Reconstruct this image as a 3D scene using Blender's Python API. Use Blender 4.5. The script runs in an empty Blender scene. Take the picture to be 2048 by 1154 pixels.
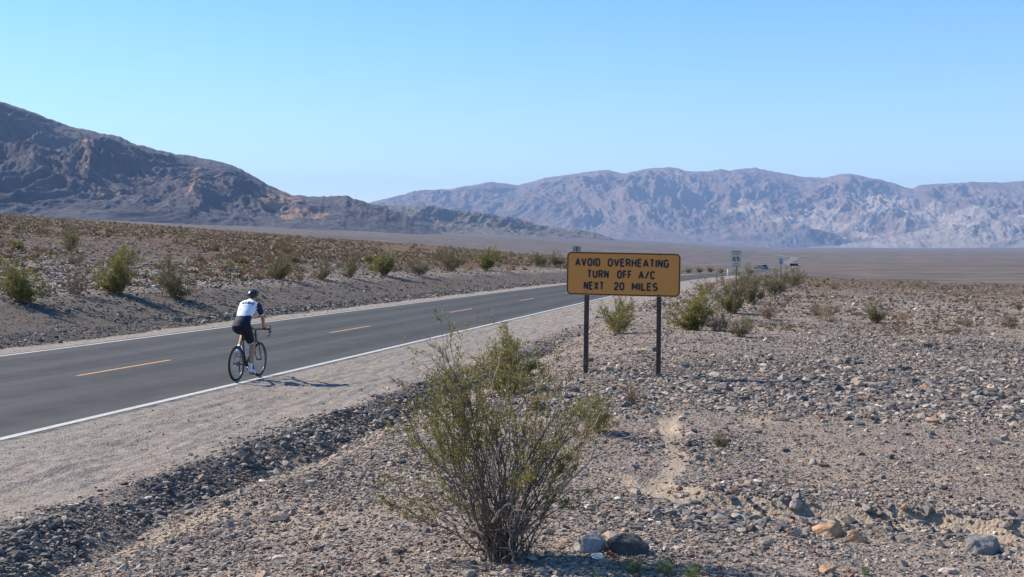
import bpy, math, random
import numpy as np
from mathutils import Vector, Matrix
from mathutils.bvhtree import BVHTree

sc = bpy.context.scene
COL = sc.collection
R = math.radians
F, CX, HY, EYE = 2400.0, 1024.0, 510.0, 2.35      # focal length (px of the 2048 px frame), level line, eye height

# ------------------------------------------------------------------ camera, sky, sun, exposure
cam_d = bpy.data.cameras.new("camera")
cam = bpy.data.objects.new("camera", cam_d); COL.objects.link(cam)
cam.location = (0, 0, EYE); cam.rotation_euler = (R(90), 0, 0)
cam_d.sensor_width = 36; cam_d.lens = 36 * F / 2048
cam_d.shift_y = -(577 - HY) / 2048
cam_d.clip_start = 0.1; cam_d.clip_end = 120000
sc.camera = cam

SUN_AZ, SUN_EL = 66.0, 40.0                        # degrees left of the view axis, elevation
world = bpy.data.worlds.new("World"); sc.world = world; world.use_nodes = True
wn = world.node_tree
bg = wn.nodes["Background"]
sky = wn.nodes.new("ShaderNodeTexSky"); sky.sky_type = 'NISHITA'
sky.sun_disc = False; sky.sun_elevation = R(SUN_EL); sky.sun_rotation = R(-SUN_AZ)
sky.altitude = 300; sky.air_density = 1.0; sky.dust_density = 0.15; sky.ozone_density = 1.0
hs = wn.nodes.new("ShaderNodeHueSaturation"); hs.inputs["Saturation"].default_value = 1.42; hs.inputs["Value"].default_value = 1.0
wn.links.new(sky.outputs[0], hs.inputs["Color"]); wn.links.new(hs.outputs[0], bg.inputs[0])
bg.inputs[1].default_value = 0.112

sun_d = bpy.data.lights.new("sun", 'SUN'); sun = bpy.data.objects.new("sun", sun_d); COL.objects.link(sun)
sun_d.energy = 5.0; sun_d.angle = R(0.53); sun_d.color = (1.0, 0.915, 0.79)
sdir = Vector((-math.sin(R(SUN_AZ)) * math.cos(R(SUN_EL)), math.cos(R(SUN_AZ)) * math.cos(R(SUN_EL)), math.sin(R(SUN_EL))))
sun.rotation_euler = sdir.to_track_quat('Z', 'Y').to_euler()
sc.view_settings.view_transform = 'Standard'; sc.view_settings.look = 'None'
sc.view_settings.exposure = 0.88; sc.view_settings.gamma = 1.0; sc.view_settings.use_curve_mapping = False
sc.render.engine = 'CYCLES'
sc.cycles.volume_max_steps = 64; sc.cycles.volume_bounces = 0
sc.cycles.max_bounces = 5; sc.cycles.diffuse_bounces = 2; sc.cycles.transparent_max_bounces = 6

# ------------------------------------------------------------------ helpers
def tag(o, label=None, cat=None, group=None, kind=None):
    if label: o["label"] = label
    if cat: o["category"] = cat
    if group: o["group"] = group
    if kind: o["kind"] = kind
    return o

def empty(name, loc=(0, 0, 0), rz=0.0):
    o = bpy.data.objects.new(name, None); COL.objects.link(o)
    o.location = loc; o.rotation_euler = (0, 0, rz); o.empty_display_size = 0.1
    return o

def mesh_np(name, V, Fc, mats=(), parent=None, fattr=None, vattr=None, smooth=False, link=True):
    """V (n,3), Fc (m,k) -> one mesh object"""
    V = np.asarray(V, np.float32); Fc = np.asarray(Fc, np.int32)
    me = bpy.data.meshes.new(name)
    m, k = Fc.shape
    me.vertices.add(len(V)); me.vertices.foreach_set("co", V.ravel())
    me.loops.add(m * k); me.loops.foreach_set("vertex_index", Fc.ravel())
    me.polygons.add(m); me.polygons.foreach_set("loop_start", np.arange(0, m * k, k, dtype=np.int32))
    me.update(calc_edges=True)
    me.polygons.foreach_set("use_smooth", np.full(m, bool(smooth)))
    for n, a in (fattr or {}).items():
        at = me.attributes.new(n, 'FLOAT', 'FACE'); at.data.foreach_set("value", np.asarray(a, np.float32))
    for n, a in (vattr or {}).items():
        at = me.attributes.new(n, 'FLOAT', 'POINT'); at.data.foreach_set("value", np.asarray(a, np.float32))
    for mt in (mats if isinstance(mats, (list, tuple)) else [mats]): me.materials.append(mt)
    if not link: return me
    o = bpy.data.objects.new(name, me); COL.objects.link(o)
    if parent: o.parent = parent
    return o

class MB:
    """collects boxes, tubes, polygons -> ONE mesh object"""
    def __init__(s): s.v = []; s.f = []; s.m = []
    def add(s, vs, fs, mi=0):
        b = len(s.v); s.v += [tuple(p) for p in vs]; s.f += [tuple(b + i for i in f) for f in fs]; s.m += [mi] * len(fs)
    def box(s, c, d, rot=None, mi=0, taper=1.0):
        c = Vector(c); vs = []
        for z in (-.5, .5):
            t = 1.0 if z < 0 else taper
            for x, y in ((-.5, -.5), (.5, -.5), (.5, .5), (-.5, .5)):
                p = Vector((x * d[0] * t, y * d[1] * t, z * d[2]))
                if rot: p = rot @ p
                vs.append(c + p)
        s.add(vs, [(3, 2, 1, 0), (4, 5, 6, 7), (0, 1, 5, 4), (1, 2, 6, 5), (2, 3, 7, 6), (3, 0, 4, 7)], mi)
    def tube(s, pts, rad, n=8, mi=0, cap=True, ell=None, ref=None):
        """rad: number or list; ell: second-axis factor(s); ref: lateral reference axis for ellipses"""
        pts = [Vector(p) for p in pts]; m = len(pts)
        rad = [rad] * m if not hasattr(rad, '__len__') else rad
        ell = [1.0] * m if ell is None else ([ell] * m if not hasattr(ell, '__len__') else ell)
        vs = []; prev = None
        for i, p in enumerate(pts):
            d = (pts[min(i + 1, m - 1)] - pts[max(i - 1, 0)])
            if d.length < 1e-9: d = Vector((0, 0, 1))
            d.normalize()
            if ref is not None: a = Vector(ref)
            elif prev is not None: a = prev
            else: a = Vector((1, 0, 0)) if abs(d.x) < .8 else Vector((0, 1, 0))
            a = (a - d * a.dot(d)).normalized(); b = d.cross(a); prev = a
            for k in range(n):
                t = 2 * math.pi * k / n
                vs.append(p + a * (rad[i] * math.cos(t)) + b * (rad[i] * ell[i] * math.sin(t)))
        fs = [(i * n + k, i * n + (k + 1) % n, (i + 1) * n + (k + 1) % n, (i + 1) * n + k) for i in range(m - 1) for k in range(n)]
        if cap: fs += [tuple(reversed(range(n))), tuple((m - 1) * n + k for k in range(n))]
        s.add(vs, fs, mi)
    def ball(s, c, r, n=12, m=8, rot=None, mi=0):
        r = (r, r, r) if not hasattr(r, '__len__') else r
        vs = []
        for j in range(1, m):
            ph = math.pi * j / m
            for k in range(n):
                t = 2 * math.pi * k / n
                p = Vector((r[0] * math.sin(ph) * math.cos(t), r[1] * math.sin(ph) * math.sin(t), -r[2] * math.cos(ph)))
                if rot: p = rot @ p
                vs.append(Vector(c) + p)
        fs = [(j * n + k, j * n + (k + 1) % n, (j + 1) * n + (k + 1) % n, (j + 1) * n + k) for j in range(m - 2) for k in range(n)]
        bo, to = Vector((0, 0, -r[2])), Vector((0, 0, r[2]))
        if rot: bo, to = rot @ bo, rot @ to
        vs += [Vector(c) + bo, Vector(c) + to]; nb, nt = len(vs) - 2, len(vs) - 1
        fs += [(nb, (k + 1) % n, k) for k in range(n)] + [(nt, (m - 2) * n + k, (m - 2) * n + (k + 1) % n) for k in range(n)]
        s.add(vs, fs, mi)
    def torus(s, c, R1, r1, axis='X', n=48, m=8, mi=0):
        vs = []
        for i in range(n):
            t = 2 * math.pi * i / n
            for j in range(m):
                q = 2 * math.pi * j / m; rr = R1 + r1 * math.cos(q); h = r1 * math.sin(q)
                p = {'X': (h, rr * math.cos(t), rr * math.sin(t)), 'Y': (rr * math.cos(t), h, rr * math.sin(t)), 'Z': (rr * math.cos(t), rr * math.sin(t), h)}[axis]
                vs.append(Vector(c) + Vector(p))
        s.add(vs, [(i * m + j, i * m + (j + 1) % m, ((i + 1) % n) * m + (j + 1) % m, ((i + 1) % n) * m + j) for i in range(n) for j in range(m)], mi)
    def prism(s, poly, axis_vec, mi=0):
        """closed polygon (3-D points) swept by axis_vec"""
        n = len(poly); a = Vector(axis_vec)
        vs = [Vector(p) for p in poly] + [Vector(p) + a for p in poly]
        s.add(vs, [tuple(reversed(range(n))), tuple(range(n, 2 * n))] + [(i, (i + 1) % n, n + (i + 1) % n, n + i) for i in range(n)], mi)
    def build(s, name, mats, parent=None, smooth=False, bevel=0):
        me = bpy.data.meshes.new(name); me.from_pydata([tuple(p) for p in s.v], [], s.f)
        for mt in (mats if isinstance(mats, (list, tuple)) else [mats]): me.materials.append(mt)
        me.polygons.foreach_set("material_index", s.m)
        me.update()
        if smooth: me.polygons.foreach_set("use_smooth", [True] * len(me.polygons))
        o = bpy.data.objects.new(name, me); COL.objects.link(o)
        if parent: o.parent = parent
        if bevel:
            b = o.modifiers.new("bevel", 'BEVEL'); b.width = bevel; b.segments = 2; b.limit_method = 'ANGLE'
        return o

# numpy noise
def perlin(x, y, seed=0):
    rg = np.random.RandomState(seed + 17)
    perm = rg.permutation(512); ang = rg.rand(512) * 2 * np.pi
    gx, gy = np.cos(ang), np.sin(ang)
    xi = np.floor(x).astype(np.int64); yi = np.floor(y).astype(np.int64)
    xf = x - xi; yf = y - yi
    u = xf * xf * xf * (xf * (xf * 6 - 15) + 10); v = yf * yf * yf * (yf * (yf * 6 - 15) + 10)
    def g(ix, iy, dx, dy):
        h = perm[(perm[ix & 511] + iy) & 511]
        return gx[h] * dx + gy[h] * dy
    a = g(xi, yi, xf, yf); b = g(xi + 1, yi, xf - 1, yf); c = g(xi, yi + 1, xf, yf - 1); d = g(xi + 1, yi + 1, xf - 1, yf - 1)
    return ((a + (b - a) * u) * (1 - v) + (c + (d - c) * u) * v) * 1.5
def fbm(x, y, oct=5, seed=0, gain=.5, lac=2.03):
    s = 0; a = 1.0
    for i in range(oct):
        s = s + a * perlin(x, y, seed + i * 7); x = x * lac + 3.1; y = y * lac + 1.7; a *= gain
    return s
def ridged(x, y, oct=5, seed=0, gain=.5, lac=2.1):
    s = 0; a = 1.0; w = 1.0; tot = 0
    for i in range(oct):
        r = 1 - np.abs(perlin(x, y, seed + i * 7)); r = r * r
        s = s + a * r * w; tot += a; w = np.clip(r * 1.6, 0, 1); x = x * lac + 5.3; y = y * lac + 2.9; a *= gain
    return s / tot
def sstep(a, b, x):
    t = np.clip((x - a) / (b - a), 0, 1); return t * t * (3 - 2 * t)

# ------------------------------------------------------------------ materials
class NT:
    def __init__(s, name):
        s.mat = bpy.data.materials.new(name); s.mat.use_nodes = True; s.t = s.mat.node_tree
        s.b = s.t.nodes["Principled BSDF"]; s.out = s.t.nodes["Material Output"]
        s.b.inputs["Specular IOR Level"].default_value = .25
    def n(s, typ, **kw):
        nd = s.t.nodes.new(typ)
        for k, v in kw.items():
            if k.startswith("i_"): nd.inputs[k[2:].replace("_", " ")].default_value = v
            else: setattr(nd, k, v)
        return nd
    def l(s, a, b): s.t.links.new(a, b)
    def coord(s, scale=1.0, src="Object"):
        tc = s.n("ShaderNodeTexCoord"); mp = s.n("ShaderNodeMapping")
        mp.inputs["Scale"].default_value = scale if hasattr(scale, '__len__') else (scale,) * 3
        s.l(tc.outputs[src], mp.inputs[0]); return mp.outputs[0]
    def noise(s, vec, scale, detail=4, rough=.55, dist=0.0):
        nd = s.n("ShaderNodeTexNoise"); nd.inputs["Scale"].default_value = scale; nd.inputs["Detail"].default_value = detail
        nd.inputs["Roughness"].default_value = rough; nd.inputs["Distortion"].default_value = dist
        s.l(vec, nd.inputs["Vector"]); return nd.outputs[0]
    def voro(s, vec, scale, out="Distance", feat='F1', rnd=1.0):
        nd = s.n("ShaderNodeTexVoronoi"); nd.feature = feat; nd.inputs["Scale"].default_value = scale
        nd.inputs["Randomness"].default_value = rnd
        s.l(vec, nd.inputs["Vector"]); return nd.outputs[out]
    def ramp(s, fac, stops, interp='LINEAR'):
        nd = s.n("ShaderNodeValToRGB"); cr = nd.color_ramp; cr.interpolation = interp
        while len(cr.elements) < len(stops): cr.elements.new(.5)
        for e, (p, c) in zip(cr.elements, stops):
            e.position = p; e.color = (c, c, c, 1) if not hasattr(c, '__len__') else (*c[:3], 1)
        s.l(fac, nd.inputs[0]); return nd.outputs[0]
    def mix(s, fac, a, b, mode='MIX'):
        nd = s.n("ShaderNodeMix"); nd.data_type = 'RGBA'; nd.blend_type = mode
        for ix, v in ((0, fac), (6, a), (7, b)):
            sk = nd.inputs[ix]
            if isinstance(v, bpy.types.NodeSocket): s.l(v, sk)
            elif hasattr(v, '__len__'): sk.default_value = (*v[:3], 1)
            else: sk.default_value = v if ix == 0 else (v, v, v, 1)
        return nd.outputs[2]
    def math(s, op, a, b=0.0):
        nd = s.n("ShaderNodeMath"); nd.operation = op
        for sk, v in ((nd.inputs[0], a), (nd.inputs[1], b)):
            if isinstance(v, bpy.types.NodeSocket): s.l(v, sk)
            else: sk.default_value = v
        return nd.outputs[0]
    def attr(s, name):
        nd = s.n("ShaderNodeAttribute"); nd.attribute_name = name; return nd.outputs["Fac"]
    def bump(s, h, strength=.5, dist=.02):
        nd = s.n("ShaderNodeBump"); nd.inputs["Strength"].default_value = strength; nd.inputs["Distance"].default_value = dist
        s.l(h, nd.inputs["Height"]); s.l(nd.outputs[0], s.b.inputs["Normal"]); return nd
    def color(s, c):
        if isinstance(c, bpy.types.NodeSocket): s.l(c, s.b.inputs["Base Color"])
        else: s.b.inputs["Base Color"].default_value = (*c[:3], 1)
    def rough(s, r): s.b.inputs["Roughness"].default_value = r

def simple(name, c, rough=.7, metal=0.0, var=.25, scale=18, spec=.25, bump=0.0):
    m = NT(name); v = m.coord()
    nz = m.noise(v, scale, 5, .6)
    m.color(m.mix(m.ramp(nz, [(.3, 0.0), (.7, 1.0)]), tuple(x * (1 - var) for x in c), tuple(min(1, x * (1 + var)) for x in c)))
    m.rough(rough); m.b.inputs["Metallic"].default_value = metal; m.b.inputs["Specular IOR Level"].default_value = spec
    if bump: m.bump(nz, bump, .003)
    return m.mat

M = {}
# ground: grey desert gravel with sand, paler graded shoulder, scrubby far plain, valley floor
g = NT("desert_ground"); v = g.coord()
big = g.noise(v, .35, 5, .6); med = g.noise(v, 2.2, 5, .65); fine = g.noise(v, 26, 4, .7); vfine = g.noise(v, 90, 2, .6)
cell = g.voro(v, 34, "Color"); celld = g.voro(v, 34); cell2 = g.voro(v, 11, "Color"); cell2d = g.voro(v, 11)
bw = g.n("ShaderNodeSeparateColor"); g.l(cell, bw.inputs[0]); bw2 = g.n("ShaderNodeSeparateColor"); g.l(cell2, bw2.inputs[0])
peb = g.ramp(bw.outputs[0], [(0, (.085, .078, .075)), (.25, (.15, .135, .127)), (.5, (.23, .205, .19)), (.75, (.30, .265, .24)), (.9, (.40, .365, .33)), (1, (.33, .20, .14))])
peb2 = g.ramp(bw2.outputs[0], [(0, (.07, .065, .065)), (.35, (.15, .135, .125)), (.65, (.24, .21, .19)), (.88, (.34, .30, .27)), (1, (.42, .24, .16))])
fineC = g.ramp(fine, [(.3, (.13, .118, .11)), (.5, (.22, .20, .185)), (.72, (.32, .29, .265))])
base = g.mix(g.ramp(celld, [(.25, 1.0), (.6, 0.0)]), fineC, peb)
base = g.mix(g.math('MULTIPLY', g.ramp(cell2d, [(.22, 1.0), (.4, 0.0)]), g.ramp(med, [(.42, 0.0), (.6, .8)])), base, peb2)
base = g.mix(g.ramp(big, [(.35, .0), (.7, .35)]), base, (.30, .235, .185))
sandc = g.ramp(fine, [(.3, (.29, .25, .20)), (.7, (.40, .345, .28))])
base = g.mix(g.attr("sand"), base, sandc)
stretch = g.coord((1, 1, 1), "Object")
shn = g.noise(v, 6, 6, .7)
shc = g.mix(g.ramp(shn, [(.35, 0.0), (.65, 1.0)]), (.19, .178, .168), (.32, .30, .28))
shc = g.mix(g.ramp(bw.outputs[1], [(.0, .55), (.5, 0.0), (.9, 0.0), (1.0, .5)]), shc, peb)
base = g.mix(g.attr("shoulder"), base, shc)
base = g.mix(g.attr("dark"), base, g.mix(.6, base, (.06, .056, .052)))
plain = g.mix(g.ramp(g.noise(v, .12, 6, .7), [(.38, 0.0), (.62, 1.0)]), (.155, .11, .085), (.12, .088, .055))
plain = g.mix(g.ramp(g.noise(v, 1.1, 4, .7), [(.45, 0.0), (.7, .8)]), plain, (.24, .19, .165))
base = g.mix(g.attr("plain"), base, g.mix(1.0, plain, (.78, .76, .74), 'MULTIPLY'))
vs = g.coord((.0011, .0052, .01)); vn = g.noise(vs, 3.0, 7, .62, .4)
val = g.ramp(vn, [(.30, (.10, .088, .083)), (.44, (.16, .135, .125)), (.55, (.215, .18, .165)), (.7, (.15, .127, .12))])
val = g.mix(g.ramp(g.noise(g.coord((.02, .05, .02)), 2.0, 4, .7), [(.42, 0.0), (.6, .85)]), val, (.065, .064, .050))
base = g.mix(g.attr("valley"), base, g.mix(1.0, val, (.82, .84, .90), 'MULTIPLY'))
g.color(g.mix(1.0, base, (1.0, .915, .835), 'MULTIPLY')); g.rough(.95); g.b.inputs["Specular IOR Level"].default_value = .1
hgt = g.math('ADD', g.math('MULTIPLY', celld, -.7), g.math('ADD', fine, g.math('MULTIPLY', vfine, .4)))
g.bump(hgt, .85, .022)
M['ground'] = g.mat

def stone_mat(name, dark=1.0):
    s = NT(name); v = s.coord()
    c = s.ramp(s.attr("rnd"), [(0, (.045, .044, .048)), (.22, (.10, .095, .098)), (.42, (.17, .158, .152)), (.6, (.25, .225, .205)), (.74, (.34, .30, .265)),
                               (.86, (.28, .215, .18)), (.93, (.34, .235, .17)), (.965, (.17, .085, .065)), (.975, (.42, .39, .35)), (1, (.58, .55, .51))])
    nz = s.noise(v, 45, 4, .65)
    c = s.mix(s.ramp(nz, [(.35, .0), (.7, .45)]), c, s.mix(.5, c, (.36, .31, .27)))
    s.color(s.mix(1.0, c, (1.06, 1.0, .93), 'MULTIPLY')); s.rough(.88); s.bump(nz, .5, .006)
    return s.mat
M['stone'] = stone_mat("mixed_desert_stone")

def rock_mat(name, a, b, scale=9):
    s = NT(name); v = s.coord()
    n1 = s.noise(v, scale, 8, .68, .6); n2 = s.noise(v, scale * 5, 5, .7)
    c = s.mix(s.ramp(n1, [(.36, 0.0), (.64, 1.0)]), a, b)
    c = s.mix(s.ramp(n2, [(.55, 0.0), (.75, .5)]), c, tuple(min(1, x * 1.7) for x in b))
    s.color(c); s.rough(.9); s.bump(n2, .8, .012); return s.mat
M['rock_grey'] = rock_mat("grey_rock", (.13, .125, .12), (.27, .25, .235))
M['rock_pale'] = rock_mat("pale_grey_rock", (.27, .25, .235), (.43, .40, .375), 14)
M['rock_dark'] = rock_mat("dark_rock", (.05, .048, .05), (.11, .105, .105))
M['rock_brown'] = rock_mat("brown_rock", (.15, .12, .10), (.28, .23, .19))
M['rock_orange'] = rock_mat("orange_rock", (.32, .18, .10), (.50, .32, .20))
M['rock_pink'] = rock_mat("pink_rock", (.36, .26, .22), (.50, .40, .35))
M['rock_red'] = rock_mat("rust_rock", (.17, .085, .06), (.30, .16, .11))
M['rock_tan'] = rock_mat("tan_rock", (.30, .25, .20), (.46, .40, .33))

a = NT("asphalt"); v = a.coord()
tr = a.n("ShaderNodeUVMap"); tr.uv_map = "road"
sp = a.n("ShaderNodeSeparateXYZ"); a.l(tr.outputs[0], sp.inputs[0])
lat0 = sp.outputs[1]
cmb = a.n("ShaderNodeCombineXYZ"); a.l(a.math('MULTIPLY', sp.outputs[0], .05), cmb.inputs[0]); a.l(a.math('MULTIPLY', sp.outputs[1], 1.1), cmb.inputs[1])
band = a.noise(cmb.outputs[0], 2.0, 4, .6)
ag = a.noise(v, 120, 3, .8); am = a.noise(v, 1.3, 5, .65)
c = a.ramp(ag, [(.3, (.034, .034, .034)), (.52, (.072, .071, .069)), (.75, (.16, .157, .15))])
c = a.mix(a.ramp(band, [(.35, 0.0), (.65, .7)]), c, (.044, .044, .046))
trk = a.math('ABSOLUTE', a.math('SINE', a.math('MULTIPLY', a.math('SUBTRACT', lat0, .3), 1.63)))
c = a.mix(a.math('MULTIPLY', a.ramp(trk, [(.5, 0.0), (.95, 1.0)]), a.ramp(band, [(.3, .35), (.7, .8)])), c, (.036, .036, .038))
cr = a.voro(a.coord((.16, .16, .16)), 1.0, feat='DISTANCE_TO_EDGE')
warpc = a.noise(v, 1.2, 5, .7)
c = a.mix(a.math('MULTIPLY', a.ramp(a.math('ADD', cr, a.math('MULTIPLY', warpc, .02)), [(.0, 0.0), (.0105, .75), (.0135, 0.0)]), .8), c, (.02, .02, .021))
c = a.mix(a.ramp(am, [(.45, 0.0), (.75, .4)]), c, (.092, .089, .084))
lat = sp.outputs[1]                                    # metres across the road, 0 on the near edge
seam = a.math('ABSOLUTE', a.math('SUBTRACT', lat, a.math('ADD', 4.62, a.math('MULTIPLY', band, .14))))
c = a.mix(a.ramp(seam, [(.0, .85), (.07, 0.0)]), c, (.03, .03, .032))
dust = a.math('MULTIPLY', a.ramp(lat, [(.0, 1.0), (.25, 0.0)]), a.ramp(a.noise(v, 5, 5, .7), [(.4, 0.0), (.6, 1.0)]))
c = a.mix(dust, c, (.22, .20, .18))
a.color(c); a.rough(.85); a.b.inputs["Specular IOR Level"].default_value = .12; a.bump(ag, .35, .004); M['asphalt'] = a.mat

def paint(name, col, wear):
    p = NT(name); v = p.coord(); nz = p.noise(v, 14, 6, .75)
    p.color(p.mix(p.ramp(p.noise(v, 22, 8, .85), [(.46, .12), (.62, wear)]), col, (.22, .21, .20))); p.rough(.7); return p.mat
M['paint_white'] = paint("white_road_paint", (.50, .49, .46), .8)
M['paint_orange'] = paint("orange_road_paint", (.50, .25, .08), .75)

def foliage(name, stops, trans=.25):
    f = NT(name)
    c = f.ramp(f.attr("rnd"), stops); f.color(c); f.rough(.6); f.b.inputs["Specular IOR Level"].default_value = .35
    t = f.n("ShaderNodeBsdfTranslucent"); f.l(c, t.inputs[0])
    mx = f.n("ShaderNodeMixShader"); mx.inputs[0].default_value = trans
    f.l(f.b.outputs[0], mx.inputs[1]); f.l(t.outputs[0], mx.inputs[2]); f.l(mx.outputs[0], f.out.inputs[0])
    return f.mat
M['leaf'] = foliage("creosote_leaf", [(0, (.09, .09, .02)), (.4, (.22, .20, .048)), (.75, (.33, .29, .085)), (.93, (.29, .23, .09)), (1, (.30, .17, .07))])
M['leaf_olive'] = foliage("olive_leaf", [(0, (.09, .078, .035)), (.4, (.16, .135, .055)), (.75, (.22, .175, .08)), (.93, (.28, .20, .10)), (1, (.32, .19, .10))])
M['leaf_dry'] = foliage("dry_leaf", [(0, (.11, .07, .04)), (.4, (.19, .12, .065)), (.8, (.27, .175, .10)), (1, (.36, .19, .10))], .15)
M['leaf_rust'] = foliage("rust_dry_stem", [(0, (.20, .09, .045)), (.5, (.32, .16, .075)), (1, (.42, .25, .14))], .15)
M['leaf_bright'] = foliage("bright_green_leaf", [(0, (.07, .10, .02)), (.5, (.15, .21, .035)), (1, (.30, .34, .08))], .3)
M['bark'] = simple("grey_brown_bark", (.16, .125, .10), .85, var=.5, scale=30)
M['bark_pale'] = simple("bleached_twig", (.40, .30, .225), .8, var=.3, scale=30)
M['bark_dark'] = simple("dark_twig", (.075, .055, .045), .85, var=.4, scale=30)
M['sign_amber'] = simple("amber_sign_sheeting", (.66, .255, .045), .45, var=.12, scale=60, spec=.5)
M['sign_ink'] = simple("sign_ink", (.03, .034, .042), .5, var=.1)
M['sign_white'] = simple("white_sign_sheeting", (.62, .58, .51), .45, var=.05, scale=30)
M['sign_blue'] = simple("pale_blue_sheeting", (.50, .56, .60), .5, var=.05)
M['sign_blue_ink'] = simple("blue_sign_ink", (.06, .13, .30), .5, var=.05)
M['sign_back'] = simple("weathered_aluminium", (.30, .31, .33), .45, metal=.35, var=.12, scale=8)
M['post_brown'] = simple("dark_brown_timber", (.075, .055, .048), .8, var=.35, scale=25, bump=.3)
M['post_steel'] = simple("dull_steel", (.13, .125, .12), .6, metal=.3, var=.2)
M['white_plastic'] = simple("white_plastic", (.75, .75, .74), .5, var=.05)
M['dark_board'] = simple("dark_olive_board", (.035, .038, .03), .6, var=.2)
M['tyre'] = simple("black_rubber", (.02, .02, .021), .7, var=.2)
M['black_alloy'] = simple("black_alloy", (.025, .025, .028), .35, var=.1, spec=.5)
M['rim'] = simple("dark_polished_rim", (.12, .12, .13), .3, metal=.6, var=.1)
M['steel'] = simple("bright_steel", (.55, .55, .56), .3, metal=.9, var=.05)
M['skin'] = simple("skin", (.42, .23, .15), .55, var=.08, scale=12)
M['jersey_white'] = simple("white_jersey", (.72, .75, .82), .75, var=.09, scale=11, bump=.9)
M['jersey_navy'] = simple("navy_jersey", (.022, .028, .07), .75, var=.2, scale=9, bump=.2)
M['shorts'] = simple("black_shorts", (.013, .014, .026), .7, var=.2, scale=9)
M['shoe'] = simple("white_shoe", (.62, .66, .74), .5, var=.08)
M['helmet'] = simple("black_helmet", (.012, .012, .014), .4, var=.2, spec=.5)
M['ink_pink'] = simple("pink_print", (.70, .42, .50), .75, var=.05)
M['ink_blue'] = simple("blue_print", (.12, .22, .45), .75, var=.05)
M['glass'] = simple("dark_window_glass", (.02, .024, .03), .12, var=.05, spec=.8)
M['car_navy'] = simple("navy_car_paint", (.03, .04, .085), .3, var=.05, spec=.6)
M['car_black'] = simple("black_car_paint", (.02, .022, .02), .3, var=.05, spec=.6)
M['car_white'] = simple("white_car_paint", (.75, .76, .78), .3, var=.03, spec=.6)
M['lamp'] = simple("lamp_lens", (.85, .85, .82), .15, var=.02, spec=.8)

# ------------------------------------------------------------------ terrain height
SU, CU = 0.2215, 0.9752
def sv(x, y): return SU * x + CU * y, -CU * x + SU * y
def xy(s, v): return SU * s - CU * v, CU * s + SU * v
def vshift(s): return -4.9 * sstep(85, 330, s)
def zroad(s): return -0.0098 * (np.sqrt((np.clip(s, -200, 900) - 105) ** 2 + 900) + (np.clip(s, -200, 900) - 105)) * .5
VN, VF = 9.85, 17.95                                  # painted edge lines
PV = np.array([-400, 3, 4.5, 5.6, 6.1, 6.75, 7.3, 9.6, 18.2, 19.3, 20.2, 22.5, 22.75, 23.1, 24.6, 26.9, 28, 400.])
PZ = np.array([.33, .33, .14, -.20, -.34, -.07, -.11, .0, .0, -.03, -.10, -.04, -.36, -.30, .10, .70, .80, .80])
PZfar = np.array([.33, .33, .30, .18, .05, -.03, -.05, .0, .0, -.03, -.10, -.03, -.36, -.30, .05, .60, .75, .80])

WASH = [(1.20, 10.9), (1.55, 10.35), (2.05, 10.1), (2.65, 9.95), (3.3, 9.7), (3.9, 9.35), (4.9, 9.1), (7.5, 8.9), (12, 8.7)]     # sandy runnel, right foreground
WASH2 = [(1.98, 15.2), (1.82, 13.9), (1.74, 12.6), (1.50, 11.6), (1.25, 10.9)]
def dist_poly(x, y, P):
    d = np.full(x.shape, 1e9)
    sg = np.zeros(x.shape)
    for (x0, y0), (x1, y1) in zip(P[:-1], P[1:]):
        dx, dy = x1 - x0, y1 - y0; L = dx * dx + dy * dy
        t = np.clip(((x - x0) * dx + (y - y0) * dy) / L, 0, 1)
        ddx = x - (x0 + t * dx); ddy = y - (y0 + t * dy); q = np.hypot(ddx, ddy)
        m = q < d; d = np.where(m, q, d); sg = np.where(m, np.sign(dx * ddy - dy * ddx), sg)
    return d, sg

def valley_z(x, y):
    s, v = sv(x, y)
    r = np.hypot(x, y)
    return -5.0 + .055 * np.clip(v - 60, 0, None) * sstep(200, 1200, r) + .0078 * np.clip(y - 1500, 0, None) + fbm(x / 900, y / 900, 4, 5) * sstep(500, 3000, r) * 6

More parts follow.
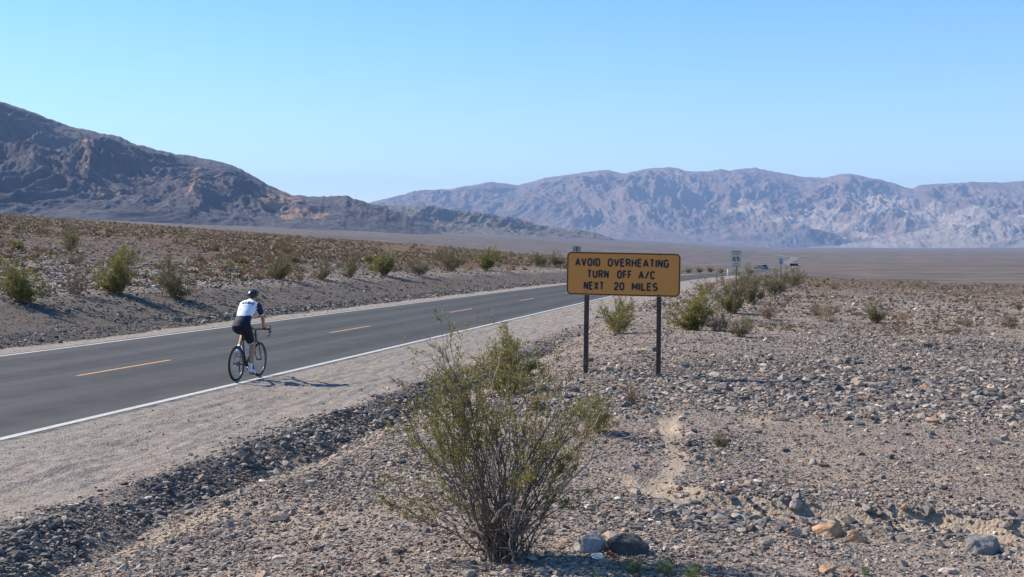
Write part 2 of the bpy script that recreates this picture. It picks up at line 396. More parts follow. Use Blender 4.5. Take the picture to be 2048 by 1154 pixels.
def ht(x, y, detail=True):
    x = np.asarray(x, float); y = np.asarray(y, float)
    s, v = sv(x, y); vp = v - vshift(s); r = np.hypot(x, y)
    wob = .22 * perlin(s / 3.1, v * 0 + .5, 3) + .10 * perlin(s / 1.1, v * 0 + 4.5, 4)
    vq = vp + np.where((vp > 3.2) & (vp < 8.6), wob * sstep(3.2, 4.5, vp) * sstep(8.6, 7.2, vp), 0) \
            + np.where((vp > 19.3), 1.5 * wob * sstep(19.3, 20.5, vp), 0)
    far = sstep(24, 44, s)
    p = np.interp(vq, PV, PZ) * (1 - far) + np.interp(vq, PV, PZfar) * far
    p = p + np.where(vp < 3, .03 * (np.clip(vp, -60, 3) - 3), 0)
    p = p + np.where(vp < 4.5, -.0036 * np.clip(s - 21, -25, 130) * sstep(4.5, 2.5, vp), 0)
    lv = np.clip(vp - 27, 0, None); p = p + .0735 * lv
    offroad = sstep(9.6, 9.1, vp) + sstep(18.3, 19.2, vp)
    n = 0
    if detail:
        n = offroad * (.05 * fbm(x / 2.7, y / 2.7, 4, 11) + .018 * fbm(x / .45, y / .45, 3, 12))
        rough = sstep(5.8, 3, vp) + sstep(19.4, 21, vp)
        n = n + rough * .07 * fbm(x / 7, y / 7, 3, 13) + sstep(27, 40, vp) * (.3 * fbm(x / 16, y / 16, 4, 14))
        # tracks on the graded shoulder
        sh = sstep(6.9, 7.5, vp) * sstep(9.6, 9.2, vp)
        n = n + sh * .016 * fbm(s / 1.6, v / .16, 4, 15)
    zb = p + n + zroad(s)
    # runnels
    if detail:
        for P, dep, wd, cut in ((WASH, .075, .30, 1), (WASH2, .03, .17, 0)):
            d, sg = dist_poly(x + .10 * perlin(x * 1.3, y * 1.3, 21), y + (.07 if cut else .13) * perlin(x * 1.1, y * 1.1, 22), P)
            core = sstep(wd, wd * .45, d) if not cut else np.where(sg > 0, sstep(wd * .75, wd * .55, d), sstep(wd * 1.9, wd * .3, d))
            if cut: core = core * sstep(1.5, 2.1, x)
            zb = zb - dep * core
            if cut: zb = zb + .035 * np.where(sg > 0, sstep(1.4, .3, d) * sstep(.16, .24, d), 0)
    # bench edge: the bench ends and the valley floor begins
    edge = 145 + 380 * sstep(60, -30, x)
    b = sstep(edge, edge * 1.0 + 260, y)
    back = sstep(-60, -300, y)
    zv = valley_z(x, y)
    nearroad = sstep(40, 8, np.abs(vp - 13.9)) * sstep(1100, 600, s)
    z = zb * (1 - b) + zv * b
    zr = zroad(s) - .05
    nb_ = nearroad * np.clip(b * 5, 0, 1); z = z * (1 - nb_) + zr * nb_
    under = sstep(9.66, 9.80, vp) * sstep(18.16, 18.0, vp) * (s < 900)
    z = z - under * (.02 + .0008 * np.clip(s, 0, 600)) + 0 * back
    return z

def h1(x, y): return float(ht(np.array([x]), np.array([y]))[0])
_ts = np.concatenate([np.arange(3, 60, .05), np.arange(60, 700, .5)])
def gp(px, py):
    """ground point seen at a pixel of the photograph"""
    X = (px - CX) / F * _ts; Z = EYE - (py - HY) / F * _ts
    h = ht(X, _ts); k = np.nonzero(Z <= h)[0]
    i = k[0] if len(k) else len(_ts) - 1
    return float(X[i]), float(_ts[i]), float(h[i])

# ------------------------------------------------------------------ ground sheet
def ground():
    az = np.concatenate([np.linspace(-180, -36, 60)[:-1], np.linspace(-36, -27, 50)[:-1], np.linspace(-27, 27, 1000), np.linspace(27, 36, 50)[1:], np.linspace(36, 180, 60)[1:-1]])
    az = np.radians(az)
    r = np.concatenate([[.0], np.geomspace(.8, 5, 20)[:-1], np.geomspace(5, 60, 760)[:-1], np.geomspace(60, 600, 420)[:-1], np.geomspace(600, 26000, 150)])
    A, Rr = np.meshgrid(az, r)
    X = Rr * np.sin(A); Y = Rr * np.cos(A)
    Z = ht(X, Y)
    nr, na = X.shape
    V = np.stack([X, Y, Z], -1).reshape(-1, 3)
    i = np.arange(nr - 1)[:, None] * na; j = np.arange(na)[None, :]; j2 = (j + 1) % na
    Fc = np.stack([i + j, i + j2, i + na + j2, i + na + j], -1).reshape(-1, 4)
    s, v = sv(X, Y); vp = v - vshift(s)
    wv = vp + .3 * fbm(s / 2.0, v / 2.0, 3, 31)
    shoulder = sstep(6.6, 7.3, wv) * sstep(20.0, 19.2, wv)
    d1, g1 = dist_poly(X + .10 * perlin(X * 1.3, Y * 1.3, 21), Y + .07 * perlin(X * 1.1, Y * 1.1, 22), WASH)
    d2, _ = dist_poly(X + .1 * perlin(X * 2, Y * 2, 21), Y, WASH2)
    sand = np.maximum(sstep(.34, .16, d1) * (.75 + .25 * sstep(-.3, .2, fbm(X / .5, Y / .5, 3, 35))), sstep(.20, .06, d2) * .6)
    dz = sstep(4.9, 5.4, wv) * sstep(6.0, 5.6, wv) * sstep(30, 15, s)
    pn = fbm(X / 1.3, Y / 1.3, 4, 33)
    sand = np.clip(np.maximum(sand, dz * .8) + sstep(.35, .7, pn) * .55 * sstep(6, 4, vp), 0, 1) * sstep(80, 30, Y)
    dark = .7 * sstep(5.95, 6.2, wv) * sstep(6.8, 6.5, wv) * sstep(45, 22, s) + sstep(19.8, 20.4, wv) * sstep(28.5, 26.5, wv)
    edge = 145 + 380 * sstep(60, -30, X)
    valley = sstep(edge * .98, edge * 1.15, Y)
    plain = sstep(50, 115, np.hypot(X, Y)) * (sstep(27, 36, vp) + sstep(6, 3, vp))
    return tag(mesh_np("ground", V, Fc, M['ground'], smooth=True,
               vattr=dict(sand=sand.ravel(), shoulder=shoulder.ravel(), dark=np.clip(dark, 0, 1).ravel(), valley=valley.ravel(), plain=np.clip(plain, 0, 1).ravel())),
               "grey stony desert ground with sandy runnels and a gravel road shoulder", "ground", kind="structure")
ground()

# ------------------------------------------------------------------ road
def ribbon(name, v0, v1, s0, s1, lift, mat, ds=.5, ragged=0.0):
    n = max(2, int((s1 - s0) / ds) + 1); s = np.linspace(s0, s1, n)
    cols = np.linspace(v0, v1, 2 if abs(v1 - v0) < 1 else 9); out = []; uv = []
    for ci, vv in enumerate(cols):
        q = vv + vshift(s)
        if ragged and ci in (0, len(cols) - 1): q = q + ragged * fbm(s / .8, s * 0 + ci * 3.3, 3, 41)
        x, y = xy(s, q); out.append(np.stack([x, y, zroad(s) + lift], -1)); uv.append(np.stack([s, s * 0 + (vv - v0)], -1))
    V = np.stack(out, 1).reshape(-1, 3); UV = np.stack(uv, 1).reshape(-1, 2); k = len(cols)
    i = np.arange(n - 1)[:, None] * k; j = np.arange(k - 1)[None, :]
    Fc = np.stack([i + j + 1, i + j, i + k + j, i + k + j + 1], -1).reshape(-1, 4)
    o = mesh_np(name, V, Fc, mat)
    u = o.data.uv_layers.new(name="road"); u.data.foreach_set("uv", UV[Fc.ravel()].astype(np.float32).ravel())
    return o
tag(ribbon("road", 9.62, 18.2, -60, 880, .0, M['asphalt'], ragged=.05), "grey two-lane asphalt road crossing the desert", "road", kind="structure")
tag(ribbon("road_edge_line", VN - .075, VN + .075, -60, 880, .005, M['paint_white']), "white painted line along the near edge of the road", "road marking", kind="structure")
tag(ribbon("road_edge_line", VF - .075, VF + .075, -60, 880, .005, M['paint_white']), "white painted line along the far edge of the road", "road marking", kind="structure")
dashes = MB()
k = -3
for s0 in np.arange(21.1 - 13.45 * 3, 500, 13.45):
    ss = np.linspace(s0, s0 + 3.65, 5); q = 13.55 + vshift(ss); zz = zroad(ss) + .005
    for i in range(4):
        pts = []
        for (a_, w_) in ((i, -.06), (i + 1, -.06), (i + 1, .06), (i, .06)):
            x, y = xy(ss[a_], q[a_] + w_); pts.append((x, y, zz[a_]))
        dashes.add(pts, [(0, 1, 2, 3)])
tag(dashes.build("road_centre_dashes", M['paint_orange']), "orange dashed centre line of the road", "road marking", kind="structure")

# far stretch of the road down on the valley floor
def far_road():
    P = [(205, 860), (262, 1150), (345, 1500), (440, 1850), (500, 2200), (500, 2700), (380, 3600), (100, 4800)]
    P = np.array(P, float); t = np.linspace(0, len(P) - 1, 160); x = np.interp(t, range(len(P)), P[:, 0]); y = np.interp(t, range(len(P)), P[:, 1])
    x = np.convolve(np.pad(x, 12, 'edge'), np.ones(25) / 25, 'valid'); y = np.convolve(np.pad(y, 12, 'edge'), np.ones(25) / 25, 'valid')
    dx, dy = np.gradient(x), np.gradient(y); L = np.hypot(dx, dy); nx, ny = dy / L, -dx / L
    rows = []
    for w in (-5.2, -3.6, 3.6, 5.2):
        X, Y = x + nx * w, y + ny * w; rows.append(np.stack([X, Y, ht(X, Y) + .5], -1))
    V = np.stack(rows, 1).reshape(-1, 3); n = len(x)
    Fs = []; mi = []
    for i in range(n - 1):
        for j in range(3):
            Fs.append((i * 4 + j, i * 4 + j + 1, i * 4 + j + 5, i * 4 + j + 4)); mi.append(1 if j == 1 else 0)
    o = mesh_np("distant_road", V, Fs, [simple("painted_edge_glare", (.17, .155, .145), .9), M['asphalt']])  # outer strips: sun glare along the road edges, painted as a pale colour
    o.data.polygons.foreach_set("material_index", mi)
    tag(o, "far stretch of the road on the valley floor, sun glare painted along its edges", "road", kind="structure")
far_road()

# ------------------------------------------------------------------ mountains
def mountain_mat(name, cols, patch=None, sc_=.004):
    m = NT(name); v = m.coord()
    n1 = m.noise(m.coord((1, .6, 1.6)), sc_, 8, .66, .8); n2 = m.noise(v, sc_ * 6, 8, .74, .5)
    c = m.ramp(n1, [(.30, cols[0]), (.45, cols[1]), (.55, cols[2]), (.68, cols[3])])
    c = m.mix(m.ramp(n2, [(.35, .0), (.7, .55)]), c, cols[4])
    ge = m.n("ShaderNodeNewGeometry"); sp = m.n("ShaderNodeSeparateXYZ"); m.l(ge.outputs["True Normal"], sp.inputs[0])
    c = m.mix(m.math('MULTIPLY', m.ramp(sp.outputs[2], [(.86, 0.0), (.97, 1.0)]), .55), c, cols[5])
    if patch:
        a_ = m.attr("patch"); c = m.mix(a_, c, patch)
    m.color(c); m.rough(.95); m.b.inputs["Specular IOR Level"].default_value = .05
    m.bump(n2, .9, 1.0 / sc_ * .05)
    return m.mat

def ridge(name, pts, Yr, wf, wb, nt, nf, nb, lam, amp, mat, label, seed, px0=None, px1=None, prof=1.2, crest_n=1.2, patches=(), sink=12):
    pts = np.array(pts, float); px = np.linspace(px0 or pts[0, 0], px1 or pts[-1, 0], nt)
    py = np.interp(px, pts[:, 0], pts[:, 1]) + crest_n * (fbm(px / 26, px * 0 + .3, 5, seed, .52) + 1.6 * (np.abs(perlin(px / 17, px * 0 + 2.3, seed + 1)) - .3))
    Y = np.interp(px, *np.array(Yr, float).T)
    X = (px - CX) / F * Y; Zc = EYE + (HY - py) / F * Y
    w = np.concatenate([-np.linspace(1, 0, nb)[:-1] ** 1.1, np.linspace(0, 1, nf) ** 1.15])
    W, XX = np.meshgrid(w, X); _, YY = np.meshgrid(w, Y); _, ZC = np.meshgrid(w, Zc)
    wfv = np.interp(px, *np.array(wf, float).T)[:, None] * np.ones_like(W)
    depth = np.where(W > 0, wfv, wb)
    gy = YY - W * depth; gx = XX * (1 - .82 * W * depth / YY)
    zf = ht(gx, gy, False) - sink
    aw = np.abs(W)
    H = np.clip(ZC - zf, 0, None)
    wx = gx / lam; wy = gy / lam
    warp = fbm(wx * .5, wy * .5, 3, seed + 3)
    spur = ridged(wx + .8 * warp + .25 * W, wy * .6 + .8 * warp, 7, seed + 5, .55) - .42
    long_ = ridged(wx * 1.15 + .35 * warp + .3 * W, wy * .16 + .4 * warp, 5, seed + 21, .5) - .42
    spur = .5 * spur + .75 * long_
    det = ridged(wx * 3.1 + warp, wy * 1.9 + warp, 7, seed + 9, .62) - .4
    env = np.clip(aw * 3.2, 0, 1) * np.clip((1 - aw) * 1.9, 0, 1) ** .8
    base = (1 - aw) ** prof
    Z = zf + H * base + H * env * amp * (spur * 1.0 + det * .5)
    Z = np.minimum(Z, zf + H * (1 - aw * (np.where(W > 0, depth, 0) / YY + .14)))
    n0, n1 = W.shape
    V = np.stack([gx, gy, Z], -1).reshape(-1, 3)
    i = np.arange(n0 - 1)[:, None] * n1; j = np.arange(n1 - 1)[None, :]
    Fc = np.stack([i + j, i + j + 1, i + n1 + j + 1, i + n1 + j], -1).reshape(-1, 4)
    pa = np.zeros_like(W)
    for (ax, ay, rx, ry) in patches:                    # outcrops of a paler rock at real places on the slope
        ipx = CX + F * gx / gy; ipy = HY - F * (Z - EYE) / gy
        pa = np.maximum(pa, sstep(1.15, .4, np.hypot((ipx - ax) / rx, (ipy - ay) / ry) + .9 * fbm(wx * 5, wy * 5, 6, seed + 13, .62)))
    return tag(mesh_np(name, V, Fc, mat, smooth=True, vattr=dict(patch=pa.ravel())), label, "mountain", kind="structure")

m_left = mountain_mat("dark_volcanic_slope", [(.030, .031, .044), (.056, .053, .068), (.105, .09, .10), (.064, .064, .080), (.15, .13, .125), (.105, .11, .108)], (.30, .19, .13), .006)
m_low = mountain_mat("olive_badland", [(.09, .078, .066), (.13, .11, .09), (.17, .145, .12), (.11, .095, .08), (.08, .068, .06), (.165, .14, .12)], None, .004)
m_far = mountain_mat("mauve_range_rock", [(.10, .072, .065), (.15, .108, .09), (.21, .155, .12), (.13, .098, .085), (.24, .18, .14), (.18, .135, .115)], (.33, .262, .205), .0014)
m_pale = mountain_mat("pale_banded_rock", [(.15, .13, .12), (.29, .25, .215), (.20, .17, .145), (.38, .34, .30), (.16, .135, .12), (.21, .18, .16)], None, .0025)

ridge("left_mountain", [(-1500, -260), (-900, -60), (-400, 90), (-150, 160), (0, 203), (60, 222), (110, 241), (150, 255), (200, 265), (240, 273), (270, 288), (320, 300), (350, 308), (380, 311), (430, 320), (470, 333),
      (500, 348), (530, 366), (560, 380), (590, 390), (640, 394), (670, 391), (690, 390), (720, 401), (760, 413), (810, 430), (850, 449), (885, 468), (930, 492)],
      [(-1500, 5200), (0, 4100), (500, 3700), (930, 3500)], [(-1500, 2600), (0, 1900), (450, 1150), (640, 850), (885, 420), (930, 300)], 1700, 1300, 380, 40, 420, .40, m_left,
      "dark rocky mountain ridge descending from the left", 50, prof=1.08, crest_n=1.6, patches=[(558, 402, 48, 20), (610, 428, 50, 10), (390, 370, 12, 30), (225, 385, 30, 7), (170, 300, 10, 26)])
ridge("low_hills", [(640, 420), (700, 411), (745, 408), (780, 412), (840, 409), (870, 414), (900, 419), (960, 424), (1030, 436), (1080, 450), (1100, 452), (1140, 459), (1160, 460), (1200, 468), (1230, 478), (1290, 492)],
      [(640, 6400), (1290, 6000)], [(640, 1500), (1000, 1300), (1290, 500)], 1200, 520, 170, 30, 420, .75, m_low, "low olive-grey badland hills at the foot of the far range", 90, crest_n=1.3)
ridge("far_mountain_range", [(560, 455), (640, 430), (700, 415), (745, 404), (780, 396), (830, 382), (860, 379), (900, 378), (950, 369), (985, 364), (1010, 366), (1035, 371), (1060, 364), (1090, 356), (1150, 347), (1200, 341), (1215, 340), (1250, 347),
      (1290, 338), (1335, 334), (1360, 338), (1380, 343), (1415, 343), (1440, 338), (1460, 341), (1490, 336), (1510, 335), (1545, 342), (1580, 349), (1610, 354), (1650, 356), (1675, 350), (1698, 347), (1730, 353), (1780, 363), (1800, 371),
      (1820, 377), (1840, 371), (1870, 367), (1900, 367), (1950, 364), (2000, 365), (2048, 362), (2300, 350), (2700, 380), (3300, 470)],
      [(560, 15500), (1500, 15000), (1820, 14200), (3300, 13500)], [(560, 3000), (1000, 3900), (1500, 3600), (3300, 3200)], 5000, 1700, 440, 30, 1500, .46, m_far,
      "hazy mauve mountain range across the far horizon", 130, crest_n=.9, prof=1.15, patches=[(1640, 438, 70, 30), (1700, 455, 80, 22), (1770, 405, 60, 30), (1490, 418, 40, 14), (1900, 430, 120, 22), (1560, 440, 40, 10)], sink=20)
ridge("pale_foothills", [(1600, 497), (1680, 490), (1740, 482), (1800, 468), (1850, 459), (1900, 446), (1940, 439), (1965, 436), (2010, 440), (2048, 441), (2120, 430), (2300, 425), (2700, 470)],
      [(1600, 10800), (2700, 9800)], [(1600, 500), (2048, 1300), (2700, 1300)], 2000, 620, 170, 30, 800, .8, m_pale, "pale banded foothills at the right end of the far range", 170, crest_n=1.6)
ridge("dark_foothill", [(1540, 486), (1565, 474), (1590, 462), (1615, 457), (1640, 460), (1665, 466), (1690, 478), (1720, 488)], [(1540, 11300), (1720, 11200)], [(1540, 350), (1720, 350)], 400, 160, 60, 16, 300, .6, m_left,
      "small dark hill standing before the far range", 190, crest_n=1.0, sink=8)

# haze: one closed box of even thin air round everything
hz = MB(); hz.box((0, 0, 730), (56000, 56000, 2000)); 
hzo = hz.build("haze", [])
hm = bpy.data.materials.new("thin_haze"); hm.use_nodes = True; hnt = hm.node_tree; hnt.nodes.remove(hnt.nodes["Principled BSDF"])
pv = hnt.nodes.new("ShaderNodeVolumePrincipled"); pv.inputs["Density"].default_value = 5.0e-5
pv.inputs["Color"].default_value = (.40, .60, 1.0, 1); pv.inputs["Anisotropy"].default_value = .0
hnt.links.new(pv.outputs[0], hnt.nodes["Material Output"].inputs["Volume"])
hzo.data.materials.append(hm)
tag(hzo, "thin blue air haze over the whole valley", "haze", kind="stuff")

# ------------------------------------------------------------------ stones
rng = np.random.RandomState(7)
ICO_V = []
_p = (1 + 5 ** .5) / 2
for a_ in (-1, 1):
    for b_ in (-_p, _p): ICO_V += [(a_, b_, 0), (0, a_, b_), (b_, 0, a_)]
ICO_V = np.array(ICO_V) / math.hypot(1, _p)
def hull_faces(V):
    import bmesh
    bm = bmesh.new()
    for p in V: bm.verts.new(p)
    bm.verts.ensure_lookup_table(); bmesh.ops.convex_hull(bm, input=bm.verts)
    bmesh.ops.triangulate(bm, faces=bm.faces[:])
    bm.verts.index_update(); out = [[v.index for v in f.verts] for f in bm.faces]; bm.free(); return np.array(out)
ICO_F = hull_faces(ICO_V)
CUB_V = np.array([(-1, -1, -1), (1, -1, -1), (1, 1, -1), (-1, 1, -1), (-1, -1, 1), (1, -1, 1), (1, 1, 1), (-1, 1, 1)]) * .62
CUB_F = np.array([(0, 3, 2), (0, 2, 1), (4, 5, 6), (4, 6, 7), (0, 1, 5), (0, 5, 4), (1, 2, 6), (1, 6, 5), (2, 3, 7), (2, 7, 6), (3, 0, 4), (3, 4, 7)])

def stones_mesh(name, X, Y, Rd, col, kind='ico', sinkf=.25):
    n = len(X); T, Fs = (ICO_V, ICO_F) if kind == 'ico' else (CUB_V, CUB_F)
    k = len(T)
    P = np.repeat(T[None], n, 0) * (1 + rng.uniform(-.33, .33, (n, k, 1))) + rng.uniform(-.12, .12, (n, k, 3))
    P = P * np.stack([rng.uniform(.8, 1.35, n), rng.uniform(.65, 1.0, n), rng.uniform(.45, .95, n)], -1)[:, None, :]
    th = rng.uniform(0, 2 * np.pi, n); c, s = np.cos(th), np.sin(th)
    tl = rng.uniform(-.35, .35, n); ct, st = np.cos(tl), np.sin(tl)
    x, y, z = P[..., 0], P[..., 1], P[..., 2]
    y, z = y * ct[:, None] - z * st[:, None], y * st[:, None] + z * ct[:, None]
    x, y = x * c[:, None] - y * s[:, None], x * s[:, None] + y * c[:, None]
    Zg = ht(X, Y)
    V = np.stack([X[:, None] + x * Rd[:, None], Y[:, None] + y * Rd[:, None], Zg[:, None] + (z + (.5 - sinkf) * .6) * Rd[:, None]], -1).reshape(-1, 3)
    Fc = (Fs[None] + (np.arange(n) * k)[:, None, None]).reshape(-1, 3)
    return V, Fc, np.repeat(col, len(Fs))

# patches of denser, larger stones: (px, py, radius across, radius deep, density, size)
CL = []
for (px, py, rx, ry, dn, sz) in [(1830, 790, 3.2, 2.2, 2.6, 1.6), (1960, 760, 3.2, 2.6, 2.2, 1.55), (1640, 740, 2.2, 1.6, 1.0, 1.2), (1980, 695, 4, 3, 1.2, 1.4), (1750, 655, 4, 3, .6, 1.2), (1500, 1000, .8, .5, 1.0, 1.6),
                                 (1380, 900, .6, .8, .8, 1.5), (1900, 1060, 1.2, .35, 1.4, 1.9), (1420, 1040, .7, .35, 1.2, 1.9), (620, 960, 1.0, 1.0, .5, 1.5), (1240, 620, 2.2, 5, 1.0, 1.2), (350, 1100, .8, .8, .5, 1.5)]:
    x, y, z = gp(px, py); CL.append((x, y, rx, ry, dn, sz))
def scatter(n, r0, r1, med, sig, lo, hi, azlim=27, power=1.0):
    r = np.exp(rng.uniform(math.log(r0), math.log(r1), n * 4)) if power == 1.0 else r0 + (r1 - r0) * rng.rand(n * 4) ** power
    az = np.radians(rng.uniform(-azlim, azlim, n * 4)); X, Y = r * np.sin(az), r * np.cos(az)
    s, v = sv(X, Y); vp = v - vshift(s)
    wv = vp + .3 * fbm(s / 2.0, v / 2.0, 3, 31)
    dens = .36 + .6 * sstep(-.3, .6, fbm(X / 1.7, Y / 1.7, 4, 61)); size = np.ones_like(X); col = rng.rand(len(X))
    for (cx, cy, rx, ry, dn, sz) in CL:
        q = np.exp(-(((X - cx) / rx) ** 2 + ((Y - cy) / ry) ** 2) * .9 + .7 * fbm(X / 1.2, Y / 1.2, 3, 62)); q = np.clip(q, 0, 1)
        dens += dn * q; size *= 1 + (sz - 1) * q; col = np.where(rng.rand(len(X)) < .45 * q, col * .42, np.where(rng.rand(len(X)) < .07 * q, .86 + .10 * rng.rand(len(X)), col))
    # road empty, shoulder nearly
    sh = sstep(6.7, 7.4, wv) * sstep(19.9, 19.3, wv)
    dens *= (1 - sh) + sh * .10; size *= 1 - .55 * sh
    dens *= np.where((vp > 9.55) & (vp < 18.3), 0, 1)
    bank = sstep(5.9, 6.15, wv) * sstep(6.8, 6.5, wv) * (.35 + .65 * sstep(-.35, .25, fbm(s / 1.4, v / .7, 3, 91))) * sstep(45, 20, s)
    dens += 2.0 * bank; size *= 1 + .75 * bank; col = np.where(rng.rand(len(X)) < bank * .8, col * .55, col)
    lb = sstep(19.7, 20.3, wv) * sstep(28.2, 27.0, wv)
    size *= 1 - .15 * lb; dens += .35 * lb; col = np.where(rng.rand(len(X)) < lb * .8, col * .5, col)
    dens += 1.2 * sstep(20.0, 20.5, wv) * sstep(22.9, 22.4, wv); size *= 1 + .3 * sstep(20.0, 20.5, wv) * sstep(22.9, 22.4, wv)
    lp = sstep(27, 29, wv); dens += .3 * lp; size *= 1 + .3 * lp
    col = np.where((rng.rand(len(X)) < .3 * lp), .55 + .3 * rng.rand(len(X)), col)
    d1, g1 = dist_poly(X, Y, WASH); d2, _ = dist_poly(X, Y, WASH2)
    cl = np.maximum(sstep(.36, .18, d1), sstep(.20, .08, d2)); dens *= 1 - .88 * cl
    keep = rng.rand(len(X)) < dens / 2.2
    idx = np.nonzero(keep)[0][:n]
    Rd = np.clip(med * np.exp(sig * rng.randn(len(idx))) * size[idx], lo, hi)
    return X[idx], Y[idx], Rd, col[idx]

def gravel():
    X, Y, Rd, col = scatter(150000, 5.2, 17, .0084, .42, .004, .028)
    V, Fc, c = stones_mesh("g", X, Y, Rd, col, 'cub')
    X, Y, Rd, col = scatter(8000, 5.2, 19, .0155, .52, .010, .06)
    V2, Fc2, c2 = stones_mesh("g", X, Y, Rd, col)
    Fc = np.concatenate([Fc, Fc2 + len(V)]); V = np.concatenate([V, V2]); c = np.concatenate([c, c2])
    tag(mesh_np("gravel", V, Fc, M['stone'], fattr=dict(rnd=c)), "loose grey and tan gravel covering the near desert ground", "gravel", kind="stuff")
    X, Y, Rd, col = scatter(150000, 16, 48, .0150, .42, .008, .05)
    V, Fc, c = stones_mesh("g", X, Y, Rd, col, 'cub')
    X, Y, Rd, col = scatter(8000, 15, 48, .027, .5, .018, .10)
    V2, Fc2, c2 = stones_mesh("g", X, Y, Rd, col)
    Fc = np.concatenate([Fc, Fc2 + len(V)]); V = np.concatenate([V, V2]); c = np.concatenate([c, c2])
    tag(mesh_np("gravel", V, Fc, M['stone'], fattr=dict(rnd=c)), "stony gravel spread over the middle distance on both sides of the road", "gravel", kind="stuff")
    X, Y, Rd, col = scatter(80000, 46, 190, .042, .45, .02, .16)
    V, Fc, c = stones_mesh("g", X, Y, Rd, col, 'cub')
    tag(mesh_np("gravel", V, Fc, M['stone'], fattr=dict(rnd=c)), "scattered stones far out on the scrubby plain", "gravel", kind="stuff")
gravel()

ORD = ['nearest', 'second nearest', 'third nearest', 'fourth nearest', 'fifth nearest', 'sixth nearest', 'seventh nearest', 'eighth nearest', 'ninth nearest', 'tenth nearest', 'eleventh nearest', 'twelfth nearest',
       'thirteenth nearest', 'fourteenth nearest', 'fifteenth nearest']
def relabel(items, marks, what):
    """items: (object, colour word); marks: [(x limit in the photo, landmark phrase)] - one label per object by what it stands in line with"""
    cells = {}
    for o, cw in items:
        px = CX + F * o.location.x / o.location.y
        k = next((i for i, (lim, _) in enumerate(marks) if px < lim), len(marks) - 1)
        cells.setdefault((k, cw), []).append(o)
    for (k, cw), os_ in cells.items():
        os_.sort(key=lambda o: o.location.y)
        for i, o in enumerate(os_): o["label"] = (f"{ORD[i]} {cw} {what} {marks[k][1]}" if i < len(ORD) else f"far {cw} {what} {marks[k][1]}")

def make_rock(name, seed, dims, mat, sub=3, cuts=7, label=None, cat="rock", group=None, loc=(0, 0, 0), rz=0.0, flat=True):
    import bmesh
    rg = np.random.RandomState(seed); bm = bmesh.new(); bmesh.ops.create_icosphere(bm, subdivisions=sub, radius=1.0)
    planes = []
    for _ in range(cuts):
        d = rg.normal(size=3); d[2] = abs(d[2]) * .8; d /= np.linalg.norm(d); planes.append((d, rg.uniform(.42, .8)))
    V = np.array([v.co[:] for v in bm.verts])
    for d, h in planes:
        q = V @ d; ex = np.clip(q - h, 0, None); V = V - ex[:, None] * d[None]
    nz = fbm(V[:, 0] * 1.7 + seed, V[:, 1] * 1.7 + V[:, 2] * 1.3, 4, seed % 50)
    V = V * (1 + .10 * nz)[:, None] * np.array(dims)[None]
    for v, c in zip(bm.verts, V): v.co = c
    me = bpy.data.meshes.new(name); bm.to_mesh(me); bm.free(); me.materials.append(mat)
    if not flat: me.polygons.foreach_set("use_smooth", [True] * len(me.polygons))
    o = bpy.data.objects.new(name, me); COL.objects.link(o); o.location = loc; o.rotation_euler = (0, 0, rz)
    return tag(o, label, cat, group)

def rock_at(px, py, w, d, h, mat, seed, label, name="boulder", rz=0.0, cat="rock", sub=4, cuts=13, sink=.3, group=None, tilt=None):
    x, y, z = gp(px, py)
    o = make_rock(name, seed, (w / 2, d / 2, h / 2), M[mat], sub, cuts, label, cat, group, (x, y + d * .2, z + h * (.5 - sink)), rz)
    if tilt: o.rotation_euler = (tilt[0], tilt[1], rz)
    return o
rock_at(1184, 1106, .36, .24, .19, 'rock_pale', 3, "pale grey angular boulder half in the shade of the large bush", sink=.2, rz=.3, tilt=(0, .25))
rock_at(1264, 1110, .33, .24, .19, 'rock_dark', 5, "dark boulder with a shadowed face, right of the pale grey boulder", sink=.2)
rock_at(1228, 1104, .11, .10, .12, 'rock_brown', 8, "small brown rounded stone leaning between the two foreground boulders", "stone", sink=.15)
rock_at(1668, 1074, .34, .26, .18, 'rock_orange', 12, "larger left piece of a split orange rock in the right foreground", sink=.25, tilt=(0, .2))
rock_at(1712, 1088, .20, .15, .12, 'rock_orange', 15, "smaller right piece of the split orange rock", "stone", sink=.25)
rock_at(1968, 1108, .33, .26, .21, 'rock_grey', 21, "rounded grey boulder beside the sandy runnel at lower right", sink=.25)
rock_at(1587, 1052, .08, .07, .07, 'rock_orange', 23, "small orange stone in the row of grey stones left of the split orange rock", "stone")
rock_at(1395, 1050, .20, .12, .035, 'rock_pink', 25, "flat pink slab lying in the sandy runnel", "stone", sink=.1)
rock_at(1375, 1032, .17, .12, .07, 'rock_grey', 27, "grey wedge-shaped stone behind the flat pink slab", "stone", sink=.2)
rock_at(1655, 1148, .13, .1, .07, 'rock_orange', 29, "orange-tan stone cut by the bottom edge right of centre", "stone", sink=.1)
rock_at(1900, 1150, .16, .12, .05, 'rock_pink', 31, "pale flat stone at the bottom edge near the right corner", "stone", sink=.1)
rock_at(1880, 912, .10, .07, .05, 'rock_dark', 33, "lone black stone on smooth grey gravel at right", "stone")
rock_at(1570, 755, .17, .14, .10, 'rock_orange', 35, "bright orange stone on the gravel right of the amber sign", "stone")
rock_at(1868, 757, .20, .15, .12, 'rock_orange', 37, "orange stone among the dark cobbles at right", "stone")
rock_at(100, 1060, .17, .14, .11, 'rock_dark', 39, "largest dark stone on the shoulder bank at lower left", "stone")
rock_at(708, 858, .13, .12, .05, 'rock_pink', 41, "pale pink stone lying on the dark shoulder bank", "stone")
rock_at(435, 920, .14, .12, .04, 'rock_tan', 43, "flat tan stone near the top of the shoulder bank", "stone", sink=.15)
rock_at(560, 1122, .14, .1, .04, 'rock_pink', 45, "flat cream stone on the gravel at bottom left", "stone", sink=.1)
rock_at(595, 857, .10, .08, .06, 'rock_tan', 47, "pale stone at the edge of the gravel shoulder", "stone")
